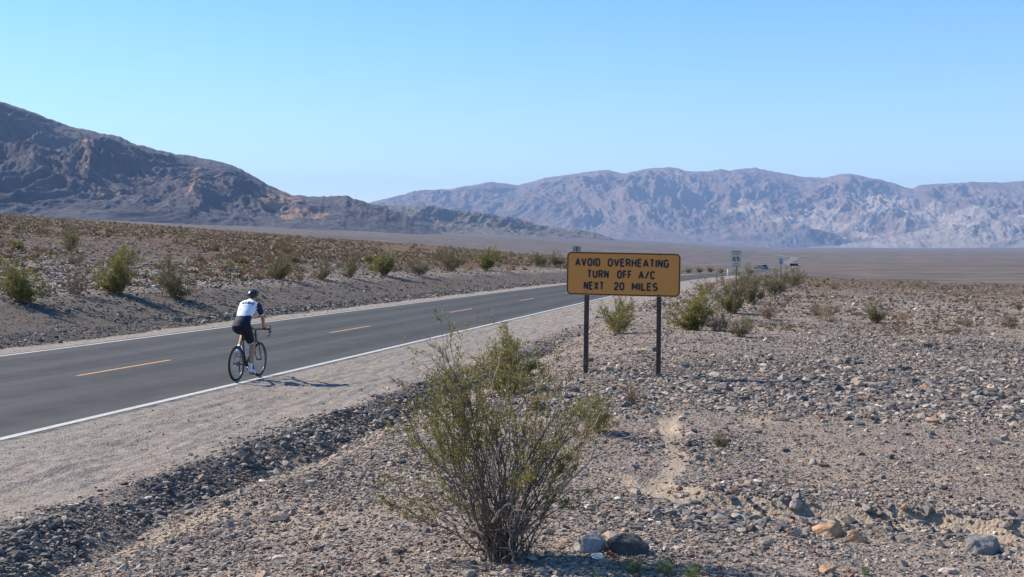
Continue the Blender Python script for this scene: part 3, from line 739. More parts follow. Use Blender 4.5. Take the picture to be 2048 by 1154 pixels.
rock_at(1012, 1148, .07, .06, .05, 'rock_pink', 49, "whitish stone in the shade under the large bush", "stone")

# individual loose stones, sharing a few prototypes
protos = []
for k_, mt in enumerate(['rock_grey', 'rock_dark', 'rock_brown', 'rock_orange', 'rock_pink', 'rock_red', 'rock_tan', 'rock_grey', 'rock_dark']):
    me_o = make_rock("stone", 60 + k_, (.5, .42, .30), M[mt], 2, 7)
    protos.append(me_o.data); bpy.data.objects.remove(me_o)
CN = ['grey', 'dark', 'brown', 'orange', 'pink', 'rust-red', 'tan', 'grey', 'dark']
def loose(n, zone, region, sz, weights, seed, marks=None):
    rg = random.Random(seed); made = 0; items = []
    while made < n:
        px, py = zone(rg); x, y, z = gp(px, py)
        k_ = rg.choices(range(len(protos)), weights)[0]; d = sz * rg.uniform(.7, 1.5)
        o = bpy.data.objects.new("stone", protos[k_]); COL.objects.link(o)
        o.location = (x, y, z + d * .12); o.rotation_euler = (rg.uniform(-.3, .3), rg.uniform(-.3, .3), rg.uniform(0, 6.28)); o.scale = (d * rg.uniform(.8, 1.3), d * rg.uniform(.7, 1.1), d * rg.uniform(.6, 1.2))
        tag(o, f"loose {CN[k_]} stone {region}", "stone", f"loose {CN[k_]} stones {region}"); made += 1; items.append((o, CN[k_]))
    relabel(items, marks, "loose stone " + region + ",")
loose(46, lambda r: (r.uniform(0, 860), 0) and (lambda x: (x, 1075 - x * .30 + r.uniform(-32, 38)))(r.uniform(0, 860)), "on the shoulder bank", .075, [5, 9, 2, .4, 0, .6, .4, 5, 9], 1, [(150, "at the left picture edge"), (330, "below the orange centre dash"), (480, "left of the cyclist"), (640, "below the cyclist's shadow"), (3000, "just left of the large bush")])
loose(40, lambda r: (lambda x: (x, 1000 + (x - 1400) * .135 + r.uniform(-10, 40)))(r.uniform(1370, 2040)), "by the sandy runnel", .085, [6, 6, 2, 1.3, 1, 1.5, 1, 6, 6], 2, [(1520, "near the flat pink slab"), (1640, "left of the split orange rock"), (1760, "just right of the split orange rock"), (1900, "left of the rounded grey boulder"), (3000, "beside the rounded grey boulder")])
loose(60, lambda r: (r.gauss(1820, 140), r.gauss(775, 48)), "in the cobble patch", .105, [5, 7, 5, 1.3, .7, 1.5, 2, 5, 7], 3, [(1700, "towards the amber sign"), (1790, "below the lone olive shrub"), (1880, "around its orange stone"), (1960, "right of its orange stone"), (3000, "at the right picture edge")])
loose(46, lambda r: (r.uniform(250, 2040), r.uniform(900, 1150)), "on near gravel", .065, [6, 6, 2, 1, 1, 1.6, 1.6, 6, 6], 4, [(500, "in the lower left corner"), (780, "left of the large bush"), (1150, "under the large bush"), (1400, "by the two boulders"), (1700, "below the sandy runnel"), (3000, "towards the lower right corner")])

# ------------------------------------------------------------------ shrubs
class Tubes:
    def __init__(s): s.V = []; s.F = []; s.n = 0; s.c = []
    def add(s, P, rad, sides=4, rnd=.5):
        P = np.asarray(P); m = len(P); T = np.gradient(P, axis=0); T /= np.linalg.norm(T, axis=1)[:, None] + 1e-9
        a = np.cross(T, [.31, .77, .55]); a /= np.linalg.norm(a, axis=1)[:, None] + 1e-9; b = np.cross(T, a)
        th = np.arange(sides) * 2 * np.pi / sides
        V = P[:, None] + (a[:, None] * np.cos(th)[None, :, None] + b[:, None] * np.sin(th)[None, :, None]) * np.asarray(rad)[:, None, None]
        i = np.arange(m - 1)[:, None] * sides; j = np.arange(sides)[None]; j2 = (j + 1) % sides
        Fc = np.stack([i + j, i + j2, i + sides + j2, i + sides + j], -1).reshape(-1, 4) + s.n
        s.V.append(V.reshape(-1, 3)); s.F.append(Fc); s.n += m * sides; s.c.append(np.full(len(Fc), rnd))
    def mesh(s, name, mat, parent=None, link=True):
        if not s.V: return None
        return mesh_np(name, np.concatenate(s.V), np.concatenate(s.F), mat, parent, fattr=dict(rnd=np.concatenate(s.c)), smooth=True, link=link)
def leaf_mesh(name, P, size, mat, rg, parent=None, link=True, aspect=.5, dirs=None):
    P = np.asarray(P); n = len(P)
    d = rg.normal(size=(n, 3)); d[:, 2] = np.abs(d[:, 2]) + .3
    if dirs is not None: d = d + np.asarray(dirs) * 1.6
    d /= np.linalg.norm(d, axis=1)[:, None]
    e = np.cross(d, rg.normal(size=(n, 3))); e /= np.linalg.norm(e, axis=1)[:, None]
    L = (size * rg.uniform(.6, 1.35, n))[:, None]; W = L * aspect
    V = np.stack([P, P + d * L * .5 + e * W * .5, P + d * L, P + d * L * .5 - e * W * .5], 1).reshape(-1, 3)
    return mesh_np(name, V, np.arange(n * 4).reshape(-1, 4), mat, parent, fattr=dict(rnd=np.clip(rg.normal(.5, .26, n), 0, 1)), link=link)

def curve(p0, p1, rg, bow=.12, n=7, up=.15):
    p0, p1 = np.asarray(p0, float), np.asarray(p1, float); L = np.linalg.norm(p1 - p0)
    c = (p0 + p1) / 2 + np.array([0, 0, -up * L]) * 0 + np.array([-(p1 - p0)[0], -(p1 - p0)[1], 0]) * .22 + rg.normal(size=3) * bow * L * .4
    t = np.linspace(0, 1, n)[:, None]; P = (1 - t) ** 2 * p0 + 2 * t * (1 - t) * c + t * t * p1
    w = rg.normal(size=(n, 3)) * L * .018; w[0] = 0
    return P + w

def grow(st, lv, rg, base, tip, r0, nbr, ntw, leaf_n, spread, leafy=(.45, 1.0), wig=.12, dead=None, dvec=None, n=8):
    P = curve(base, tip, rg, wig, n); L = np.linalg.norm(np.asarray(tip) - np.asarray(base))
    st.add(P, np.linspace(r0, r0 * .35, len(P)), 4, rg.rand())
    for _ in range(nbr):
        t = rg.uniform(.35 if leafy[0] > .3 else .14, .97); i = t * (len(P) - 1); k = int(i); q = P[k] + (P[min(k + 1, len(P) - 1)] - P[k]) * (i - k)
        d = P[-1] - P[0]; d = d / (np.linalg.norm(d) + 1e-9) + rg.normal(size=3) * .55 + np.array([0, 0, .25]); d /= np.linalg.norm(d)
        bl = L * rg.uniform(.14, .34) * (1.25 - t * .6); B = curve(q, q + d * bl, rg, .2, 5)
        st.add(B, np.linspace(r0 * .45, r0 * .18, 5), 3, rg.rand())
        if not (leafy[0] <= t <= leafy[1]): continue
        for _ in range(ntw):
            j = rg.randint(1, 5); tq = B[j]; e = d + rg.normal(size=3) * .6 + np.array([0, 0, .25]); e /= np.linalg.norm(e); tl = bl * rg.uniform(.25, .6)
            T = np.stack([tq, tq + e * tl * .5 + rg.normal(size=3) * tl * .08, tq + e * tl])
            st.add(T, [r0 * .2, r0 * .14, r0 * .09], 3, rg.rand())
            tt = rg.uniform(.1, 1.05, leaf_n)[:, None]
            lv.append(tq + e * tl * tt + rg.normal(size=(leaf_n, 3)) * spread); dvec.append(np.repeat(e[None], leaf_n, 0))

def bush_meshes(seed, H, W, nst, nbr, ntw, leaf_n, leaf_size, stem_r, leafm, barkm, spread=.02, lean=0.0):
    rg = np.random.RandomState(seed); st = Tubes(); lv = []; dv = []
    ph0 = rg.uniform(0, 6.28); gap0 = rg.uniform(0, 6.28) if W > 1.25 else None
    for i in range(nst):
        az = rg.uniform(0, 2 * np.pi); rad = W * .5 * rg.uniform(.08, 1.0) ** .75; hh = H * rg.uniform(.35, 1.0) * (1 - .38 * (rad / (W * .5)) ** 2)
        if gap0 is not None and math.cos(az - gap0) > .72 and rg.rand() < .75: continue
        rad *= 1 + .28 * math.cos(2 * az + ph0); hh *= 1 + .22 * math.cos(az + ph0)
        base = np.array([math.cos(az), math.sin(az), 0]) * W * .07 * rg.rand(); base[2] = -.04
        tip = np.array([math.cos(az) * rad + lean * H, math.sin(az) * rad, hh])
        grow(st, lv, rg, base, tip, stem_r, nbr, ntw, leaf_n, spread, (.12, 1.0), dvec=dv, wig=.15)
    return st.mesh("stems", barkm, link=False), leaf_mesh("foliage", np.concatenate(lv), leaf_size, leafm, rg, link=False, dirs=np.concatenate(dv))

def place_bush(kindmesh, x, y, z, sx, sz, rz, label, cat="bush", group=None, name="desert_bush"):
    t = empty(name, (x, y, z), rz); t.scale = (sx, sx, sz); tag(t, label, cat, group)
    for nm, me in zip(("stems", "foliage"), kindmesh):
        o = bpy.data.objects.new(nm, me); COL.objects.link(o); o.parent = t
    return t

# --- the large foreground creosote bush: stems reach out to real 3-D tips round its base
def big_bush():
    rg = np.random.RandomState(4)
    bx, by, bz = gp(1005, 1118)
    ppm = F / by
    root = empty("creosote_bush", (bx, by, bz)); tag(root, "large olive-green creosote bush with many bare stems in the foreground", "bush")
    st = Tubes(); pale = Tubes(); dead = st; lv = []; dv = []
    def tip(px, py, dep): return np.array([(px - 1005) / ppm, dep, (1118 - py) / ppm])
    # (px, py, scatter px, count, depth scatter, branches, twigs)
    groups = [(905, 760, 55, 9, .22, 7, 5), (880, 840, 50, 9, .25, 7, 5), (950, 850, 50, 7, .3, 6, 5), (850, 900, 40, 7, .25, 6, 4), (905, 700, 22, 2, .1, 5, 4), (1100, 850, 55, 9, .3, 7, 5), (1150, 900, 50, 8, .3, 7, 5),
              (1080, 800, 40, 4, .25, 6, 4), (1200, 800, 26, 4, .12, 6, 4), (990, 880, 60, 6, .35, 5, 3), (790, 985, 28, 4, .15, 6, 4), (860, 985, 36, 3, .3, 4, 3), (820, 850, 22, 4, .2, 6, 4), (1080, 920, 50, 3, .35, 3, 2), (1190, 850, 30, 3, .2, 5, 4), (1010, 780, 45, 3, .3, 4, 2)]
    for px, py, sp, cnt, dsc, nb, nt in groups:
        for _ in range(max(2, int(cnt * .82))):
            T = tip(px + rg.normal() * sp * .7, py + rg.normal() * sp * .7, rg.normal() * dsc)
            B = np.array([rg.normal() * .06, rg.normal() * .06, -.03])
            grow(st, lv, rg, B, T, rg.uniform(.0045, .0085), nb + 1, nt, 17, .008, (.55, 1.0), .16, dvec=dv, n=10)
    # inner thicket of leafless stems
    for _ in range(65):
        az = rg.uniform(0, 6.283); rr = rg.uniform(.05, .5); hh = rg.uniform(.2, .85)
        B = np.array([rg.normal() * .08, rg.normal() * .08, -.03]); T = np.array([math.cos(az) * rr, math.sin(az) * rr * .8, hh])
        P = curve(B, T, rg, .2, 8); P += np.cumsum(rg.normal(size=P.shape) * .006, 0)
        st.add(P, np.linspace(rg.uniform(.003, .007), .0015, 8), 3, rg.rand())
        for _ in range(3):
            k = rg.randint(3, 8); e = rg.normal(size=3); e[2] = abs(e[2]); dead.add(curve(P[k], P[k] + e / np.linalg.norm(e) * rg.uniform(.06, .2), rg, .3, 4), [.0016, .0013, .001, .0007], 3, rg.rand())
    # tangle of fine dead twigs low in the bush and arching over the ground at right
    for _ in range(150):
        az = rg.uniform(0, 6.283); rr = abs(rg.normal()) * .2; q = np.array([math.cos(az) * rr, math.sin(az) * rr, rg.uniform(.0, .35)])
        e = rg.normal(size=3) * np.array([1, .8, .5]) + np.array([.1, -.2, .1]); e /= np.linalg.norm(e)
        P = curve(q, q + e * rg.uniform(.08, .26), rg, .5, 5); dead.add(P, [.0016, .0014, .0012, .0009, .0006], 3, rg.rand())
    # bleached, crooked twigs
    def crooked(pts, r, sub=True):
        P = []
        for a_, b_ in zip(pts[:-1], pts[1:]):
            for t in np.linspace(0, 1, 6)[:-1]: P.append(np.array(a_) * (1 - t) + np.array(b_) * t + rg.normal(size=3) * .008)
        P.append(np.array(pts[-1])); P = np.array(P); pale.add(P, np.linspace(r, r * .3, len(P)), 5, rg.rand())
        if sub:
            for _ in range(7):
                k = rg.randint(len(P) // 3, len(P)); e = (P[-1] - P[0]); e = e / np.linalg.norm(e) + rg.normal(size=3) * .6; pale.add(curve(P[k], P[k] + e * rg.uniform(.05, .16), rg, .3, 5), np.linspace(r * .45, r * .12, 5), 3, rg.rand())
    D = -.12
    crooked([tip(1000, 1050, 0), tip(985, 930, D), tip(1010, 870, D), tip(1035, 820, D), tip(1060, 790, D), tip(1100, 745, D), tip(1112, 700, D)], .0105)
    crooked([tip(1015, 870, D), tip(985, 790, D), tip(990, 760, D), tip(1003, 700, 0)], .006)
    crooked([tip(1020, 1040, D), tip(1030, 920, D), tip(1060, 870, -.2), tip(1120, 855, -.2)], .006)
    crooked([tip(1010, 1100, 0), tip(1080, 1010, -.1), tip(1150, 950, -.1), tip(1230, 890, 0), tip(1290, 868, 0)], .009)
    crooked([tip(1010, 1100, 0), tip(1100, 1020, .1), tip(1160, 990, .15), tip(1230, 1000, .2), tip(1300, 990, .25)], .010)
    crooked([tip(1120, 1000, 0), tip(1150, 930, .1), tip(1200, 840, .1), tip(1240, 790, .12)], .006)
    crooked([tip(985, 1030, -.3), tip(1000, 1005, -.33), tip(1020, 995, -.33), tip(1030, 1015, -.33), tip(1055, 1022, -.3)], .0075)
    crooked([tip(1030, 1120, -.3), tip(1022, 1090, -.33), tip(1015, 1050, -.33), tip(1030, 1035, -.33)], .006)
    crooked([tip(970, 1060, -.2), tip(880, 1035, -.1), tip(820, 1010, -.05), tip(775, 1000, 0)], .006)
    crooked([tip(960, 1080, -.1), tip(870, 1070, -.1), tip(800, 1050, -.1)], .005)
    st.mesh("stems", M['bark'], root); pale.mesh("bleached_twigs", M['bark_pale'], root)
    leaf_mesh("foliage", np.concatenate(lv), .016, M['leaf'], rg, root, dirs=np.concatenate(dv), aspect=.5)
big_bush()

BK = {  # prototypes of unit height
    'green': [bush_meshes(200 + i, 1.0, 1.3, 36, 8, 5, 9, .036, .007, M['leaf'], M['bark'], .022) for i in range(3)],
    'olive': [bush_meshes(220 + i, 1.0, 1.65, 36, 8, 4, 8, .036, .006, M['leaf_olive'], M['bark'], .026) for i in range(3)],
    'dry': [bush_meshes(240 + i, 1.0, 1.8, 30, 7, 3, 6, .035, .005, M['leaf_dry'], M['bark'], .028) for i in range(3)],
    'rust': [bush_meshes(260 + i, 1.0, 2.2, 26, 6, 3, 6, .035, .004, M['leaf_rust'], M['leaf_rust'], .03) for i in range(2)],
    'vase': [bush_meshes(280, 1.0, 1.1, 26, 7, 5, 13, .022, .006, M['leaf'], M['bark'], .014)],
    'bare': [bush_meshes(290, 1.0, 2.1, 40, 7, 2, 3, .028, .007, M['leaf_olive'], M['bark_pale'], .03)],
    'fine': [bush_meshes(300, 1.0, 1.5, 30, 9, 5, 16, .014, .004, M['leaf_bright'], M['bark'], .012)],
}
brg = random.Random(5)
def B(px, py, hpx, kind, label, wide=1.0, i=None):
    x, y, z = gp(px, py); H = hpx * y / F; ks = BK[kind]; k = ks[brg.randrange(len(ks))] if i is None else ks[i]
    return place_bush(k, x, y, z - .02, H * wide, H, brg.uniform(0, 6.28), label)
# right verge and middle ground
B(1020, 790, 152, 'vase', "upright green bush behind the large creosote bush", 1.3)
B(1238, 668, 92, 'vase', "vase-shaped green bush between the two posts of the amber sign", 1.0)
B(1200, 866, 95, 'vase', "low green bush just right of the large creosote bush", .8)
B(1392, 660, 82, 'green', "tall leaning green bush just right of the amber sign", 1.1, 0)
B(1440, 663, 52, 'dry', "low brown shrub against the tall leaning green bush", 1.1)
B(1484, 674, 45, 'olive', "small olive shrub on open gravel right of the amber sign", .9)
B(1468, 627, 80, 'olive', "broad olive bush in front of the speed limit sign", .85)
B(1500, 608, 72, 'olive', "olive bush right of the speed limit sign post", .7)
B(1552, 592, 58, 'olive', "bushy olive shrub below the pale blue sign", .75)
B(1590, 572, 36, 'olive', "rounded bush under the dark roadside board", 1.0)
B(1535, 638, 46, 'dry', "small brownish shrub below the row of verge bushes", .9)
B(1645, 642, 62, 'bare', "sprawling half-bare shrub with grey branches on the right plain", 1.0)
B(1748, 647, 50, 'olive', "lone olive shrub right of the half-bare shrub", .8)
B(1800, 640, 30, 'rust', "low rust-coloured shrub right of the lone olive shrub", 1.1)
B(1262, 810, 55, 'dry', "spindly dry shrub below the left post of the amber sign", .55)
B(1440, 895, 34, 'olive', "tiny olive shrub on the gravel right of the sandy hollow", .7)
B(1415, 586, 34, 'dry', "dry shrub at the end of the gravel shoulder", 1.0)
# left bank
for px, py, h, kind, label, wd in [
    (38, 604, 82, 'green', "green bush at the left picture edge on the far bank", 1.05), (150, 592, 66, 'dry', "brown shrub between the two leftmost green bushes on the far bank", .8),
    (238, 588, 88, 'green', "tall green bush left of the olive bank bush, on the far bank", .85), (350, 598, 80, 'olive', "spreading olive bush on the far bank casting a long shadow", 1.0),
    (150, 530, 36, 'dry', "brown shrub standing behind the bank bushes at left", 1.0), (245, 535, 42, 'olive', "olive shrub directly behind the tall green bank bush", 1.0), (560, 560, 52, 'olive', "thin olive bush right of the cyclist's helmet on the far bank", .9),
    (512, 557, 30, 'rust', "rusty low shrub just above the cyclist's helmet", 1.1), (645, 560, 38, 'olive', "olive shrub on the bank, second right of the cyclist", .9), (700, 557, 45, 'olive', "olive bush between the cyclist and the round green bush", .8),
    (770, 553, 52, 'green', "round bright green bush on the far bank, halfway to the amber sign", 1.0), (838, 552, 38, 'olive', "small olive bush right of the round bright green bush", .9), (900, 543, 50, 'olive', "wide olive bush on the bank above the road bend", 1.1),
    (935, 542, 28, 'rust', "rusty shrub in the gap between two olive bank bushes", .9), (972, 541, 42, 'green', "green bush on the bank left of the amber sign", 1.1), (1080, 533, 30, 'olive', "olive bush nearest the left edge of the amber sign", 1.1),
    (1112, 533, 30, 'olive', "olive bush touching the amber sign's left edge", 1.0), (600, 565, 22, 'rust', "low orange-brown shrub at the top of the bank right of the cyclist", 1.2),
    (1050, 600, 8, 'rust', "tiny orange tuft in the roadside ditch", 1.0), (895, 575, 14, 'rust', "small orange tuft on the ditch floor beyond the road", .8)]:
    B(px, py, h, kind, label, wd)
# skyline bushes right of the sign, beyond the bend
for px, py, h, lb in [(1378, 533, 11, "dark low bush beyond the road bend, nearest the amber sign"), (1398, 533, 12, "second dark low bush beyond the road bend, counted from the amber sign"),
                      (1420, 534, 12, "dark low bush midway between the amber sign and the speed limit sign"), (1442, 534, 10, "dark low bush above the white marker post"), (1500, 537, 10, "dark low bush between the speed limit sign and the cars")]:
    x, y, z = gp(px, py); y = min(y, 260); x = (px - CX) / F * y; z = EYE - (py - HY) / F * y; z = min(z, h1(x, y) + .3)
    place_bush(BK['olive'][0], x, y, z - .05, h * y / F * 1.3, h * y / F, brg.uniform(0, 6), lb, "bush", "row of low bushes beyond the road bend")

def plain_bushes(n, zone, groups, lo, hi, seed, marks=None, where=''):
    rg = random.Random(seed); items = []; cwd = dict(olive='olive', dry='brown', rust='rusty', green='green')
    for _ in range(n):
        px, py = zone(rg); x, y, z = gp(px, py)
        if y > 480: continue
        kind = rg.choices([g_[0] for g_ in groups], [g_[1] for g_ in groups])[0]; lb, gr = [(g_[2], g_[3]) for g_ in groups if g_[0] == kind][0]
        H = rg.uniform(lo, hi) * (1.2 if kind in ('green',) else (.6 if kind == 'rust' else 1))
        items.append((place_bush(rg.choice(BK[kind]), x, y, z - .03, H * rg.uniform(.9, 1.3), H, rg.uniform(0, 6.28), lb, "bush", gr), cwd[kind]))
    relabel(items, marks, where)
def zl(r):
    x = r.uniform(-40, 1120); top = 420 + x * .0715; return x, top + 3 + (r.random() ** 1.6) * max(8, (545 - x * .012 - top) * .85)
plain_bushes(150, zl, [('olive', 4, "olive scrub bush on the stony plain beyond the road", "olive scrub bushes on the plain beyond the road"),
                       ('dry', 6, "brown scrub bush on the stony plain beyond the road", "brown scrub bushes on the plain beyond the road"),
                       ('rust', 4, "rusty low scrub on the stony plain beyond the road", "rusty scrub on the plain beyond the road"),
                       ('green', 1.2, "small green bush on the stony plain beyond the road", "small green bushes on the plain beyond the road")], .45, 1.1, 21,
    [(90, "above the leftmost bank bush"), (200, "above the brown bank shrub"), (300, "above the tall green bank bush"), (420, "above the spreading olive bank bush"), (500, "left of the helmet"), (600, "right of the helmet"), (730, "left of the round green bush"), (850, "behind the round green bush"), (960, "behind the wide olive bush"), (3000, "left of the amber sign")], "scrub bush beyond the road,")
def zr(r):
    x = r.uniform(1580, 2070); top = 548 + (x - 1600) * .054; return x, top + 4 + r.random() ** 2 * 90
plain_bushes(70, zr, [('dry', 5, "brown scrub clump on the flat right of the road", "brown scrub on the right-hand flat"),
                      ('rust', 5, "rusty scrub clump on the flat right of the road", "rusty scrub on the right-hand flat"),
                      ('olive', 3, "olive scrub clump on the flat right of the road", "olive scrub on the right-hand flat")], .18, .42, 22,
    [(1660, "by the half-bare shrub"), (1740, "left of the lone olive shrub"), (1830, "behind the low rusty shrub"), (1930, "behind the cobble patch"), (3000, "at the right picture edge")], "clump on the right-hand flat,")

# far scrub, past counting: one object of many small leafy clumps
def far_scrub(n, region, name, label, seed, mat):
    rg = np.random.RandomState(seed); X, Y, S = region(rg, n); Z = ht(X, Y); k = 34
    d = rg.normal(size=(len(X), k, 3)); d /= np.linalg.norm(d, axis=2)[..., None]; d[..., 2] = np.abs(d[..., 2]); q = rg.rand(len(X), k, 1) ** .5
    P = np.stack([X, Y, Z], -1)[:, None] + d * q * S[:, None, None] * np.array([.75, .75, .8])
    S2 = np.repeat(S, k) * .22
    P = P.reshape(-1, 3)
    o = leaf_mesh(name, P, 1.0, mat, rg, aspect=.7) if False else None
    nn = len(P); a_ = rg.normal(size=(nn, 3)); a_ /= np.linalg.norm(a_, axis=1)[:, None]; b_ = np.cross(a_, rg.normal(size=(nn, 3))); b_ /= np.linalg.norm(b_, axis=1)[:, None]
    V = np.stack([P - a_ * S2[:, None], P + b_ * S2[:, None] * .6, P + a_ * S2[:, None], P - b_ * S2[:, None] * .6], 1).reshape(-1, 3)
    rnd = np.clip(np.repeat(rg.rand(len(X)), k) * .7 + rg.rand(nn) * .3, 0, 1)
    tag(mesh_np(name, V, np.arange(nn * 4).reshape(-1, 4), mat, fattr=dict(rnd=rnd)), label, "scrub", kind="stuff")
M['scrub'] = foliage("far_scrub", [(0, (.10, .09, .04)), (.4, (.17, .13, .062)), (.7, (.24, .155, .082)), (1, (.36, .20, .11))], .15)
def rL(rg, n):
    s = np.exp(rg.uniform(math.log(35), math.log(620), n * 3)); v = 29 + (s * .75) * rg.rand(n * 3); X, Y = xy(s, v); kp = fbm(X / (6 + s / 12), Y / (10 + s / 5), 4, 55) + .85 * sstep(60, 220, s) > rg.uniform(-.1, .5, len(s)); X, Y = X[kp], Y[kp]; m = (Y > 40) & (np.abs(X / Y) < .5) & (Y < 640); X, Y = X[m][:n], Y[m][:n]; return X, Y, rg.uniform(.16, .5, len(X)) * (.5 + np.clip(Y / 200, 0, 1))
far_scrub(8500, rL, "far_scrub", "brown and olive scrub covering the plain beyond the road", 31, M['scrub'])
def rR(rg, n):
    Y = np.exp(rg.uniform(math.log(34), math.log(185), n)); X = rg.uniform(.19, .5, n) * Y; kp = fbm(X / 5, Y / 12, 4, 56) > rg.uniform(-.15, .45, n); X, Y = X[kp], Y[kp]; n = len(X); return X, Y, rg.uniform(.05, .16, n) * (.6 + Y / 100)
far_scrub(4200, rR, "far_scrub", "low brown scrub dotting the flat right of the road", 32, M['scrub'])
def rT(rg, n):
    r = np.exp(rg.uniform(math.log(6), math.log(32), n * 2)); a_ = np.radians(rg.uniform(-20, 27, n * 2)); X, Y = r * np.sin(a_), r * np.cos(a_); s, v = sv(X, Y)
    m = (v < 6.0) & (fbm(X / 1.5, Y / 1.5, 3, 77) > -.1); X, Y = X[m][:n], Y[m][:n]; return X, Y, rg.uniform(.010, .035, len(X)) * (1 + Y / 30)
M['tuft'] = foliage("dry_red_tuft", [(0, (.10, .035, .022)), (.4, (.20, .07, .045)), (.8, (.27, .13, .08)), (1, (.34, .22, .12))], .15)
far_scrub(900, rT, "dried_weeds", "tiny dried reddish weeds dotted over the near gravel", 33, M['tuft'])
# bright green low plants at the bottom edge
for px, py, h, lb, wd in [(1270, 1150, 50, "bright green leafy plant at the bottom edge by the dark boulder", 1.0), (1330, 1152, 46, "bright green leafy plant at the bottom edge, middle of the three by the boulders", 1.0),
                          (1385, 1160, 48, "yellowish green plant at the bottom edge, rightmost by the boulders", 1.0), (1730, 1152, 34, "small green sprig at the bottom edge below the split orange rock", .6),
                          (1195, 1168, 34, "small green plant in the shade below the pale grey boulder", .8)]:
    B(px, py, h, 'fine', lb, wd)

# ------------------------------------------------------------------ lettering: highway-style strokes
def arc(cx, cy, rx, ry, a0, a1, n=10):
    return [(cx + rx * math.cos(R(a0 + (a1 - a0) * i / n)), cy + ry * math.sin(R(a0 + (a1 - a0) * i / n))) for i in range(n + 1)]
GL = {  # glyph: (width, strokes) in a unit-high box
 'A': (.66, [[(0, 0), (.33, 1), (.66, 0)], [(.12, .3), (.54, .3)]]), 'V': (.62, [[(0, 1), (.31, 0), (.62, 1)]]),
 'O': (.58, [arc(.29, .68, .29, .32, 0, 180) + arc(.29, .32, .29, .32, 180, 360) + [(.58, .68)]]),
 'I': (0.0, [[(0, 0), (0, 1)]]), 'D': (.54, [[(0, 0), (0, 1), (.26, 1)] + arc(.26, .72, .28, .28, 90, 0, 6) + arc(.26, .28, .28, .28, 0, -90, 6) + [(0, 0)]]),
 'E': (.46, [[(.46, 1), (0, 1), (0, 0), (.46, 0)], [(0, .52), (.40, .52)]]), 'F': (.45, [[(.45, 1), (0, 1), (0, 0)], [(0, .52), (.38, .52)]]),
 'R': (.54, [[(0, 0), (0, 1), (.30, 1)] + arc(.30, .76, .23, .24, 90, -90, 8) + [(0, .52)], [(.27, .52), (.56, 0)]]),
 'P': (.52, [[(0, 0), (0, 1), (.28, 1)] + arc(.28, .74, .24, .26, 90, -90, 8) + [(0, .48)]]),
 'H': (.54, [[(0, 0), (0, 1)], [(.54, 0), (.54, 1)], [(0, .52), (.54, .52)]]), 'T': (.52, [[(0, 1), (.52, 1)], [(.26, 1), (.26, 0)]]),
 'N': (.54, [[(0, 0), (0, 1), (.54, 0), (.54, 1)]]), 'M': (.68, [[(0, 0), (0, 1), (.34, .25), (.68, 1), (.68, 0)]]),
 'G': (.56, [arc(.28, .72, .28, .28, 20, 180, 8) + arc(.28, .28, .28, .28, 180, 360, 8) + [(.56, .46), (.32, .46)]]),
 'U': (.54, [[(0, 1), (0, .27)] + arc(.27, .27, .27, .27, 180, 360, 8) + [(.54, 1)]]),
 'C': (.54, [arc(.28, .72, .28, .28, 15, 180, 8) + arc(.28, .28, .28, .28, 180, 345, 8)]),
 'X': (.56, [[(0, 0), (.56, 1)], [(0, 1), (.56, 0)]]), 'L': (.44, [[(0, 1), (0, 0), (.44, 0)]]), '/': (.5, [[(0, -.03), (.5, 1.03)]]),
 'S': (.52, [arc(.26, .745, .25, .255, 30, 260, 10) + arc(.26, .255, .26, .255, 80, -150, 10)]),
 '0': (.54, [arc(.27, .68, .27, .32, 0, 180) + arc(.27, .32, .27, .32, 180, 360) + [(.54, .68)]]),
 '2': (.52, [arc(.26, .73, .25, .27, 165, -25, 9) + [(.0, .0), (.53, .0)]]),
 '6': (.54, [arc(.27, .70, .27, .30, 35, 180, 8) + arc(.27, .28, .27, .28, 180, 540, 14)]),
 '5': (.54, [[(.50, 1), (.06, 1), (.03, .55)] + arc(.27, .32, .27, .32, 125, -150, 12)]),
}
NST = [0]
def stroke(mb, pts, w, fn0, mi=0):
    P = [Vector(p) for p in pts]; P = [p for i, p in enumerate(P) if i == 0 or (p - P[i - 1]).length > 1e-6]
    for i in range(1, len(P) - 1):                      # sharp corners: separate bars, each run on past the corner
        d0, d1 = (P[i] - P[i - 1]).normalized(), (P[i + 1] - P[i]).normalized()
        if d0.dot(d1) < .5:
            sq = abs(d0.dot(d1)) < .1; e0 = P[i] + d0 * (w * .5 if sq else w * .12); e1 = P[i] - d1 * (0 if sq else w * .12)
            stroke(mb, [p[:] for p in P[:i]] + [e0[:]], w, fn0, mi); stroke(mb, [e1[:]] + [p[:] for p in P[i + 1:]], w, fn0, mi); return
    NST[0] = (NST[0] + 1) % 8; lift = -.00025 * NST[0]
    fn = lambda p: Vector(fn0(p)) + Vector((0, lift, 0))
    closed = (P[0] - P[-1]).length < 1e-4 and len(P) > 3
    if closed: P = P[:-1]
    n = len(P); L = []; Rr = []
    for i in range(n):
        d0 = (P[i] - P[i - 1]).normalized() if (i > 0 or closed) else (P[1] - P[0]).normalized()
        d1 = (P[(i + 1) % n] - P[i]).normalized() if (i < n - 1 or closed) else d0
        m = (d0 + d1); m = m.normalized() if m.length > .05 else d0
        nrm = Vector((-m.y, m.x)); c = max(.7, nrm.dot(Vector((-d0.y, d0.x)))); off = nrm * (w / 2 / c)
        L.append(P[i] + off); Rr.append(P[i] - off)
    vs = [fn(p) for p in L + Rr]; m_ = n if closed else n - 1
    mb.add(vs, [(n + i, n + (i + 1) % n, (i + 1) % n, i) for i in range(m_)], mi)
